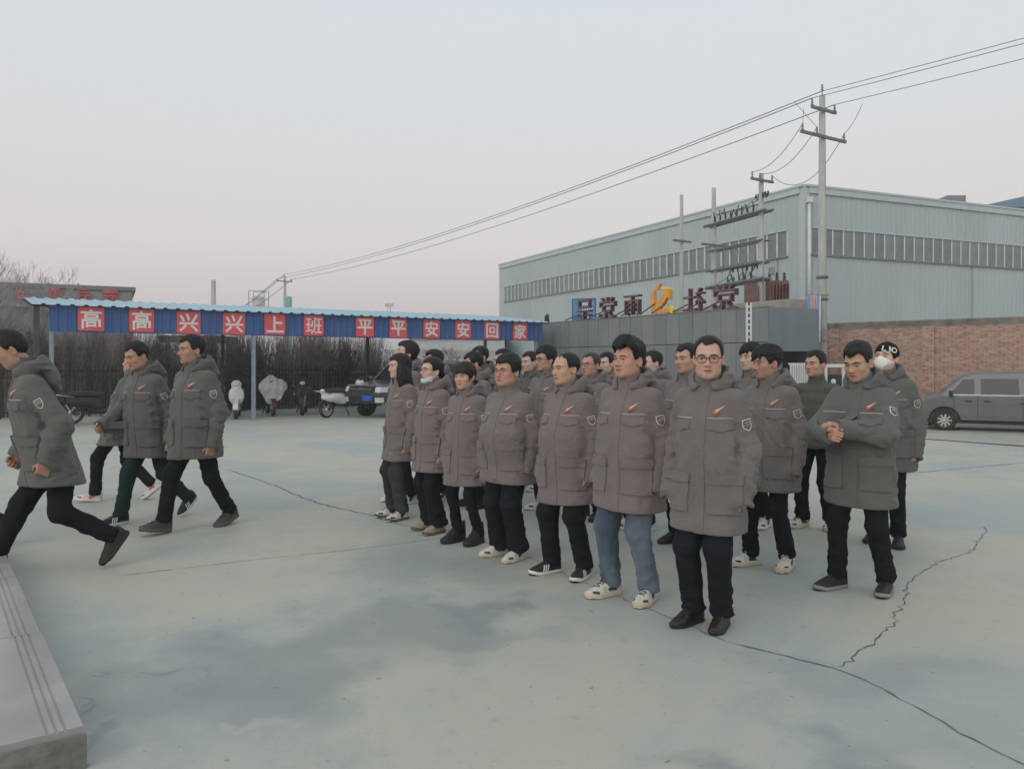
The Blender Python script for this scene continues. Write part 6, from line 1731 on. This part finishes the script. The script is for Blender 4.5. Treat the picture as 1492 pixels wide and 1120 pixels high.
    # hands
    for sd in (1, -1):
        kind = o.get('hands', {}).get(sd, 'relax')
        hv, hq_ = get_hand(kind)
        hv = hv.astype(float).copy(); hq2 = hq_.copy()
        if sd == -1: hv[:, 0] *= -1; hq2 = hq2[:, ::-1]
        ax = wri[sd]-elb[sd]; ax = ax/np.linalg.norm(ax)
        zz = -ax; ref = np.array(o.get('palm', {}).get(sd, (sd*1.0, 0, 0)), float); xx = ref-zz*(ref@zz); xx /= np.linalg.norm(xx); xx *= sd if False else 1
        if sd == -1: xx = -xx if False else xx*-1
        yy = np.cross(zz, xx)
        Rm = np.stack([xx, yy, zz], 1)
        wv = hv*o.get('handsize', 1.0) @ Rm.T+(wri[sd]+ax*(cuff-.045+o.get('reach', -.032)))
        BV.append(warp(wv)); BQ.append(hq2+n0); n0 += len(hv)
        tone = np.tile(np.array(hp.get('skin', (0.46, 0.285, 0.205)))*np.array((.95, .86, .84)), (len(hv), 1)); BC.append(tone); MI.append(np.zeros(len(hq2), int))
    # inner body so that head, trunk, arms and legs are one figure under the clothes
    def core(X, Y, Z):
        d = cone(X, Y, Z, (0, 0, .90), (0, .01, 1.36), .075, .075)
        d = smin(d, cone(X, Y, Z, (0, .01, 1.36), (0, .012, 1.50), .05, .045), .03)
        for sd in (1, -1):
            d = smin(d, cone(X, Y, Z, (sd*.04, .01, 1.36), (sd*sw, .012, shz-.02), .04, .035), .02)
            d = smin(d, cone(X, Y, Z, (sd*sw, .012, shz-.02), elb[sd], .035, .03), .02)
            d = smin(d, cone(X, Y, Z, elb[sd], wri[sd], .03, .026), .02)
            d = smin(d, cone(X, Y, Z, (sd*.07, .005, .88), knees[sd], .045, .036), .02)
            d = smin(d, cone(X, Y, Z, knees[sd], ank[sd], .036, .028), .02)
        return d
    allp = np.array([elb[1], elb[-1], wri[1], wri[-1], knees[1], knees[-1], ank[1], ank[-1]])
    cv, cq = surf(core, tuple(np.minimum(allp.min(0), (-.2, -.1, .08))-.06), tuple(np.maximum(allp.max(0), (.2, .1, 1.52))+.06), .024)
    BV.append(warp(cv)); BQ.append(cq+n0); BC.append(np.tile(np.array((.4, .245, .175)), (len(cv), 1))); MI.append(np.zeros(len(cq), int))
    VV = np.concatenate(BV); QQ = np.concatenate(BQ); CC = np.concatenate(BC)
    bme = np_mesh('body', VV, QQ, True, [PM[k] for k in keys], np.concatenate(MI)); tone_attr(bme, CC)
    link('body', bme, root)
    hbvh = BVHTree.FromPolygons([tuple(v) for v in V], [tuple(q) for q in Q])
    # hair
    style = o.get('hair', 'short')
    if style:
        hm = PM[o.get('hairmat', 'hair')]
        if style == 'cap': hm = PM['knit']
        hv, hq_ = hair_mesh(style, hp, (.0050, .0060, .0075)[fine], seed*7+3)
        A = [place(hv)]; B = [hq_]
        if style != 'cap':
            n = {'bald': 700, 'crop': 1500, 'short': 2200, 'long': 1800, 'bun': 900, 'bangs': 1500}.get(style, 2600)
            tv, tf = hair_tufts(hv, hq_, n, {'crop': .006, 'bald': .010, 'long': .02, 'bun': .012, 'short': .009, 'bangs': .014}.get(style, .014), seed*3+1, .45 if style in ('short', 'crop', 'quiff') else .28)
            A.append(place(tv)); B.append(tf+len(hv))
        ho = link('knit_cap' if style == 'cap' else 'hair', np_mesh('hair', np.concatenate(A), np.concatenate(B), True, [hm]), root)
        if style == 'cap':
            cb = BVHTree.FromPolygons([tuple(v) for v in hv], [tuple(q) for q in hq_])
            band = []
            a34 = math.radians(35); nI = Vector((math.sin(a34), -math.cos(a34), 0)); cI = Vector((0, .012, .062))+nI*.09
            pI = patch(cb, cI, nI, (0, 0, 1), .013, .046, 2, 6, .006, .003, far=.2)
            if pI: link('knit_letter', np_mesh('knit_letter', place(pI[0]), pI[1], True, [PM['knit_white']]), ho)
            for ch, ang in (('L', 12), ('O', 57)):
                tv, tf = text_geo(ch, .064, offset=.0022)
                w = tv[:, 0]-(tv[:, 0].min()+tv[:, 0].max())/2
                pts = []
                for (u, v) in zip(w, tv[:, 1]):
                    a = math.radians(ang)+u/.088
                    zz = .048+v-.014*ang/66
                    dd = Vector((math.sin(a), -math.cos(a), 0))
                    org = Vector((0, .012, zz))+dd*.25
                    hit = cb.ray_cast(org, -dd)
                    p = hit[0]+dd*.007 if hit[0] else Vector((0, .012, zz))+dd*.09
                    pts.append(tuple(p))
                link('knit_letter', py_mesh('knit_letter', place(np.array(pts)), tf, PM['knit_white']), ho)
    # spectacles
    if o.get('glasses'):
        mb = MB(); m = PM['frame' if o['glasses'] == 'dark' else 'wire']; rr = .0021 if o['glasses'] == 'dark' else .0014
        for sd in (1, -1):
            ring = []
            for k in range(20):
                a = 2*math.pi*k/20; ca, sa = math.cos(a), math.sin(a)
                ring.append((sd*.034+.0255*math.copysign(abs(ca)**.75, ca), -.1055+.004*abs(math.cos(a))*(1 if ca*sd > 0 else 0)+.003, .000+.0185*math.copysign(abs(sa)**.75, sa)))
            mb.tube(ring, rr, 6, closed=True)
            mb.tube([(sd*.0590, -.0985, .006), (sd*.0735*hp.get('fw', 1), -.080, .007), (sd*.081*hp.get('fw', 1), .0, .006), (sd*.083*hp.get('fw', 1), .025, -.002)], rr, 6)
        mb.tube([(-.0095, -.1035, .004), (0, -.1065, .007), (.0095, -.1035, .004)], rr, 6)
        ob = link('spectacles', py_mesh('spectacles', place(np.array(mb.v)), mb.f, m), root)
        for sd in (1, -1):
            L = [(sd*.034, -.1025, 0)]+[(sd*.034+.0245*math.copysign(abs(math.cos(2*math.pi*k/16))**.75, math.cos(2*math.pi*k/16)), -.1005, .0175*math.copysign(abs(math.sin(2*math.pi*k/16))**.75, math.sin(2*math.pi*k/16))) for k in range(16)]
            link('lens', py_mesh('lens', place(np.array(L)), [(0, 1+k, 1+(k+1) % 16) for k in range(16)], PM['lens']), ob)
    if o.get('mask'):
        low = o['mask'] == 'chin'
        dz = -.044 if low else 0.0
        hsd = head_sdf(hp)
        def mk(X, Y, Z):
            x = np.abs(X)
            if low:
                d = smin(hsd(X, Y, Z)-.008, ell(X, Y, Z, (0, -.070, -.105), (.046, .030, .022)), .012)
                d = smax(d, Z-(-.084-.10*x+.9*np.maximum(0, x-.03)), .004); d = smax(d, -.136+.5*x-Z, .004)
            else:
                d = smin(hsd(X, Y, Z)-.007, cone(X, Y, Z, (0, -.104, -.018), (0, -.104, -.062), .009, .016), .03)
                d = smin(d, ell(X, Y, Z, (0, -.085, -.055), (.050, .038, .046)), .02)
                d = smax(d, Z-(.004-.55*x), .004); d = smax(d, -.122+.95*x-Z, .004)
            return smax(d, Y+.022, .004)
        mv, mq = surf(mk, (-.09, -.15, -.16), (.09, .01, .03), .0042, lambda X, Y, Z: .002*(vnoise(X*50, Y*50, Z*90)-.5))
        mo = link('face_mask', np_mesh('face_mask', place(mv), mq, True, [PM['mask_blue' if low else 'mask']]), root)
        for sd in (1, -1):
            for a in (0, 1):
                mb = MB(); mb.tube([(sd*.066, -.028, -.036-.022*a+dz), (sd*.076, -.002, -.02-.012*a+dz*.5), (sd*.084, .022, -.008)], .0013, 5)
                link('ear_loop', py_mesh('ear_loop', place(np.array(mb.v)), mb.f, PM['mask']), mo)
    return root
# ------------------------------------------------------------------ who stands where (pixel of the feet or distance, pixel row of the head top)
def put(px, head_y, heading, label, o, feet_y=None, d=None, H=None):
    if d is None: d = F_PX*CAM_H/(feet_y-HY)
    x = xd(px, d)
    if H is None: H = CAM_H+(HY-head_y)*d/F_PX
    o.setdefault('group', 'people lined up in grey work coats')
    person((x, d, 0), H, heading, label, o)

def make_people():
    people_mats()
    ruddy = (0.51, 0.285, 0.21); fair = (0.60, 0.41, 0.32); tan = (0.50, 0.31, 0.215); brown = (0.43, 0.26, 0.18)
    # front line, near to far
    put(1033, 488, -38, 'man with dark spectacles and brown leather shoes looking at the camera', dict(fine=0, seed=11, girth=.93, hair='crop', glasses='dark', shoes='dress', jacket='mid', look=(22, 3, 0), trousers='navy', leg=1.08, hem=.575, head=dict(fw=1.0, jaw=1.08, skin=(0.57, 0.35, 0.265), brow=.8), feet={1: (.085, .0, 0, 0, 8), -1: (.085, -.03, 0, 0, -14)}, handsize=.9), 908)
    put(918, 495, -45, 'stout man with tall swept up hair, blue jeans and white sneakers', dict(fine=0, seed=12, hair='quiff', shoes='sneaker_white', jacket='warm', trousers='jeans', girth=1.06, leg=1.12, hem=.61, look=(-4, -3, 0), head=dict(fw=1.06, jaw=1.16, cheek=1.08, skin=ruddy), feet={1: (.14, .02, 0, 0, 14), -1: (.13, -.04, 0, 0, -16)}), 870)
    put(828, 511, -46, 'balding man in a grey coat with white striped black sneakers', dict(fine=0, seed=13, hair='bald', hairmat='hair', shoes='sneaker_black', jacket='warm', belly=.02, hem=.57, leg=1.1, look=(-10, 2, 0), head=dict(fw=1.04, jaw=1.1, skin=(0.54, 0.34, 0.24), stubble=.3), feet={1: (.14, .03, 0, 0, 16), -1: (.13, -.05, 0, 0, -14)}), 836)
    put(741, 518, -42, 'heavy man with thin spectacles, wide dark trousers and cream sneakers', dict(fine=0, seed=14, hair='mop', glasses='wire', shoes='plain_cream', jacket='warm', girth=1.10, belly=.03, hem=.66, leg=1.2, flare=.015, hsize=1.05, look=(2, -2, 0), head=dict(fw=1.10, jaw=1.2, cheek=1.1, skin=ruddy, flush=.9), hood=False, hands={1: 'fist'}, reach=.02, trousers='navy'), 812)
    put(680, 527, -40, 'woman with a fringe, slim black legs and chunky black boots', dict(fine=0, seed=15, hair='bangs', hairmat='hair_brown', shoes='boot', jacket='warm', girth=.94, hem=.56, flarej=.035, leg=.80, look=(8, 2, 0), head=dict(fw=.98, jaw=.96, skin=(0.57, 0.37, 0.27), stubble=0, nose=.95)), 790)
    put(631, 520, -52, 'woman with hair in a bun and a mask pulled under her chin', dict(fine=0, seed=16, hair='bun', shoes='suede', glasses='wire', mask='chin', jacket='warm', girth=.96, hem=.60, flare=.03, leg=1.0, flarej=.04, look=(-2, -4, 0), trousers='navy', head=dict(fw=.97, jaw=.95, skin=fair, stubble=0)), 773)
    put(585, 515, -58, 'woman with long loose black hair at the far end of the front line', dict(fine=0, seed=17, hair='long', shoes='board', jacket='warm', girth=.92, hem=.62, trousers='charcoal', flarej=.04, look=(-6, 0, 0), hood=False, leg=1.1, head=dict(fw=.95, jaw=.92, skin=fair, stubble=0, nose=.92)), 753)
    # second line
    put(1255, 498, -46, 'man looking down at his hands clasped before his chest', dict(fine=0, seed=18, hair='side', shoes='slip_black', jacket='cool', look=(-4, 15, 0), hem=.60, arms={1: (.02, -.34, 1.16), -1: (.06, -.37, 1.12)}, poles={1: (1, .35, -.75), -1: (-1, .35, -.75)}, hands={1: 'hold', -1: 'fist'}, reach=.015, palm={1: (.2, -.6, .6), -1: (-.2, -.8, .2)}, head=dict(skin=tan, brow=1.35, squint=.6), feet={1: (.16, .03, 0, 0, 10), -1: (.13, -.10, 0, 0, -22)}), 857)
    put(1122, 503, -52, 'man with a messy fringe and chunky white and black sneakers', dict(fine=0, seed=19, hair='fringe', shoes='sneaker_chunky', jacket='mid', look=(-22, 4, 0), hem=.60, leg=.96, head=dict(skin=brown, nose=1.05), feet={1: (.13, .04, 0, 0, 16), -1: (.12, -.08, 0, 0, -18)}), 824)
    put(1003, 500, -48, 'man with short hair standing behind the spectacled man in leather shoes', dict(fine=1, seed=20, hair='short', shoes='dress', jacket='mid', look=(-5, 0, 0), head=dict(skin=tan)), 792)
    put(928, 512, -52, 'man in a hooded coat standing right behind the man in jeans', dict(fine=1, seed=21, hair='short', shoes='plain_white', jacket='warm', look=(-18, 4, 0), head=dict(skin=tan)), d=7.5)
    put(862, 513, -46, 'older man with thin spectacles and receding hair in the second line', dict(fine=1, seed=22, hair='crop', hairmat='hair_grey', glasses='wire', shoes='all_black', jacket='warm', look=(0, -3, 0), head=dict(skin=ruddy, fw=1.03)), d=8.1)
    put(797, 505, -50, 'man in dark rimmed spectacles standing between the balding and the heavy man', dict(fine=1, seed=23, hair='mop', glasses='dark', shoes='plain_white', jacket='mid', look=(-8, 0, 0), head=dict(skin=tan)), d=8.5)
    put(735, 508, -48, 'man whose spectacles show just above the heavy man', dict(fine=1, seed=24, hair='short', glasses='wire', shoes='plain_white', jacket='warm', look=(-5, 0, 0), head=dict(skin=fair)), d=9.2)
    put(694, 512, -60, 'man with his hood bunched up behind the woman with a fringe', dict(fine=1, seed=25, hair='short', shoes='all_black', jacket='warm', look=(-12, 8, 0), head=dict(skin=tan)), d=8.7)
    put(634, 509, -50, 'man with neat black hair behind the woman with the bun', dict(fine=1, seed=26, hair='short', shoes='plain_white', jacket='warm', look=(-8, 0, 0), head=dict(skin=tan)), d=9.2)
    put(590, 497, -52, 'tall person with head tilted back behind the long haired woman', dict(fine=1, seed=27, hair='mop', hairmat='hair_brown', shoes='plain_white', jacket='warm', look=(-14, -18, 0), head=dict(skin=fair, stubble=0)), d=9.0)
    # third line
    put(1292, 498, -42, 'man in a black knit cap and white mask at the end of the back line', dict(fine=0, seed=28, hair='cap', mask='full', shoes='all_black', jacket='cool', look=(-8, -8, 0), hem=.64, head=dict(skin=fair)), 790)
    put(1190, 510, -44, 'man in an olive padded jacket and white sneakers', dict(fine=0, seed=29, hair='short', shoes='sneaker_white', jacket='olive', puffer=True, hem=.80, hood=False, leg=1.05, look=(-14, 0, 0), head=dict(skin=tan), feet={1: (.12, .04, 0, 0, 14), -1: (.12, -.06, 0, 0, -18)}), 768)
    put(1097, 500, -55, 'man mostly hidden behind the man with the messy fringe', dict(fine=1, seed=30, hair='fringe', shoes='plain_white', jacket='mid', look=(-8, 0, 0), head=dict(skin=fair)), d=7.7)
    put(953, 511, -55, 'man with a close crop in the back line beside the panel wall', dict(fine=1, seed=31, hair='short', shoes='plain_white', jacket='mid', look=(-18, 0, 0), head=dict(skin=fair)), d=8.9)
    put(886, 513, -50, 'man half hidden behind the head of the man in jeans', dict(fine=1, seed=32, hair='short', shoes='plain_white', jacket='warm', look=(0, 0, 0), head=dict(skin=fair)), d=9.4)
    put(774, 512, -50, 'pale faced man in the back line beside the dark rimmed spectacles', dict(fine=1, seed=33, hair='short', shoes='plain_white', jacket='cool', look=(-4, 0, 0), head=dict(skin=fair)), d=9.9)
    put(701, 503, -52, 'tall man in the back line with dark clothes under the shed eave', dict(fine=1, seed=34, hair='short', shoes='all_black', jacket='olive', look=(-4, 0, 0), head=dict(skin=tan)), d=10.2, H=1.80)
    # walkers at the left
    wg = 'people walking across the yard'
    put(86, 495, -54, 'man striding past the granite step with his head bowed', dict(fine=0, seed=35, hair='short', shoes='all_black', jacket='cool', girth=1.06, lean=14, drop=.03, hem=.64, look=(-6, 16, 0), feet={1: (.08, .32, .10, 52, 6), -1: (.08, -.42, .0, 0, -4)}, arms={1: (.25, -.04, .85), -1: (.20, -.16, .86)}, poles={1: (.6, 1, 0), -1: (-.6, 1, 0)}, hands={1: 'fist', -1: 'fist'}, reach=.03, head=dict(skin=brown, jaw=1.08), leg=1.05, group=wg), d=6.0, H=1.83)
    put(287, 492, -31, 'walking man with an upright head and heavy grey hiking shoes', dict(fine=0, seed=36, girth=1.06, hair='short', shoes='hiker', jacket='cool', lean=2, drop=.02, hem=.64, look=(-10, 0, 0), feet={1: (.07, .30, .02, 14, 10), -1: (.08, -.28, .01, -8, -6)}, arms={1: (.245, -.02, .805), -1: (.24, -.06, .82)}, hands={1: 'fist', -1: 'fist'}, reach=.03, head=dict(skin=brown), group=wg), d=7.55, H=1.85)
    put(220, 503, -28, 'walking man looking down with green trousers and white soled shoes', dict(fine=0, seed=37, hair='short', shoes='sneaker_black', jacket='cool', girth=1.04, lean=6, drop=.025, hem=.62, look=(-6, 14, 0), feet={1: (.07, .36, .06, 40, 4), -1: (.10, -.26, .0, 0, -6)}, arms={1: (.245, .03, .81), -1: (.28, -.26, .96)}, poles={1: (.4, 1, 0), -1: (-.6, .8, -.5)}, hands={1: 'fist', -1: 'fist'}, reach=.03, trousers='green', head=dict(skin=ruddy, fw=1.05, jaw=1.1), group=wg), d=7.95, H=1.80)
    put(174, 503, -92, 'walking person in white and coral running shoes hidden behind two men', dict(fine=1, seed=38, hair='short', shoes='runner_red', jacket='cool', lean=-11, drop=.03, hem=.64, feet={1: (.08, -.24, .0, -6, 20), -1: (.08, .34, .06, 38, -4)}, arms={1: (.24, .06, .84), -1: (.24, -.10, .86)}, head=dict(skin=tan), group=wg), d=9.1, H=1.74)
    put(-62, 503, -64, 'walking man cut off by the left edge ahead of the bowed man', dict(fine=1, seed=39, hair='short', shoes='all_black', jacket='cool', lean=4, drop=.04, hem=.64, feet={1: (.08, -.28, .0, 0, 6), -1: (.08, .32, .06, 38, -4)}, head=dict(skin=tan), group=wg), d=6.6, H=1.76)

# ------------------------------------------------------------------ winter haze in the air
def make_haze(density):
    m = bpy.data.materials.new('haze_air'); m.use_nodes = True; nt = m.node_tree; nt.nodes.clear()
    out = nt.nodes.new('ShaderNodeOutputMaterial'); pv = nt.nodes.new('ShaderNodeVolumePrincipled')
    pv.inputs['Color'].default_value = (0.86, 0.86, 0.87, 1); pv.inputs['Density'].default_value = density; pv.inputs['Anisotropy'].default_value = 0.2
    nt.links.new(pv.outputs['Volume'], out.inputs['Volume'])
    MB().bx(-960, 960, -80, 1260, -3.0, 14.0).build('haze', m, None, kind='stuff', label='thin pale winter haze filling the air of the yard', category='haze')
# ------------------------------------------------------------------ build
make_ground(); make_step(); make_shed(); make_boundary(); make_brick_wall(); make_hall(); make_poles(); make_far(); make_plants(); make_pavilion()
make_vehicles()
make_people()
make_haze(.0022)
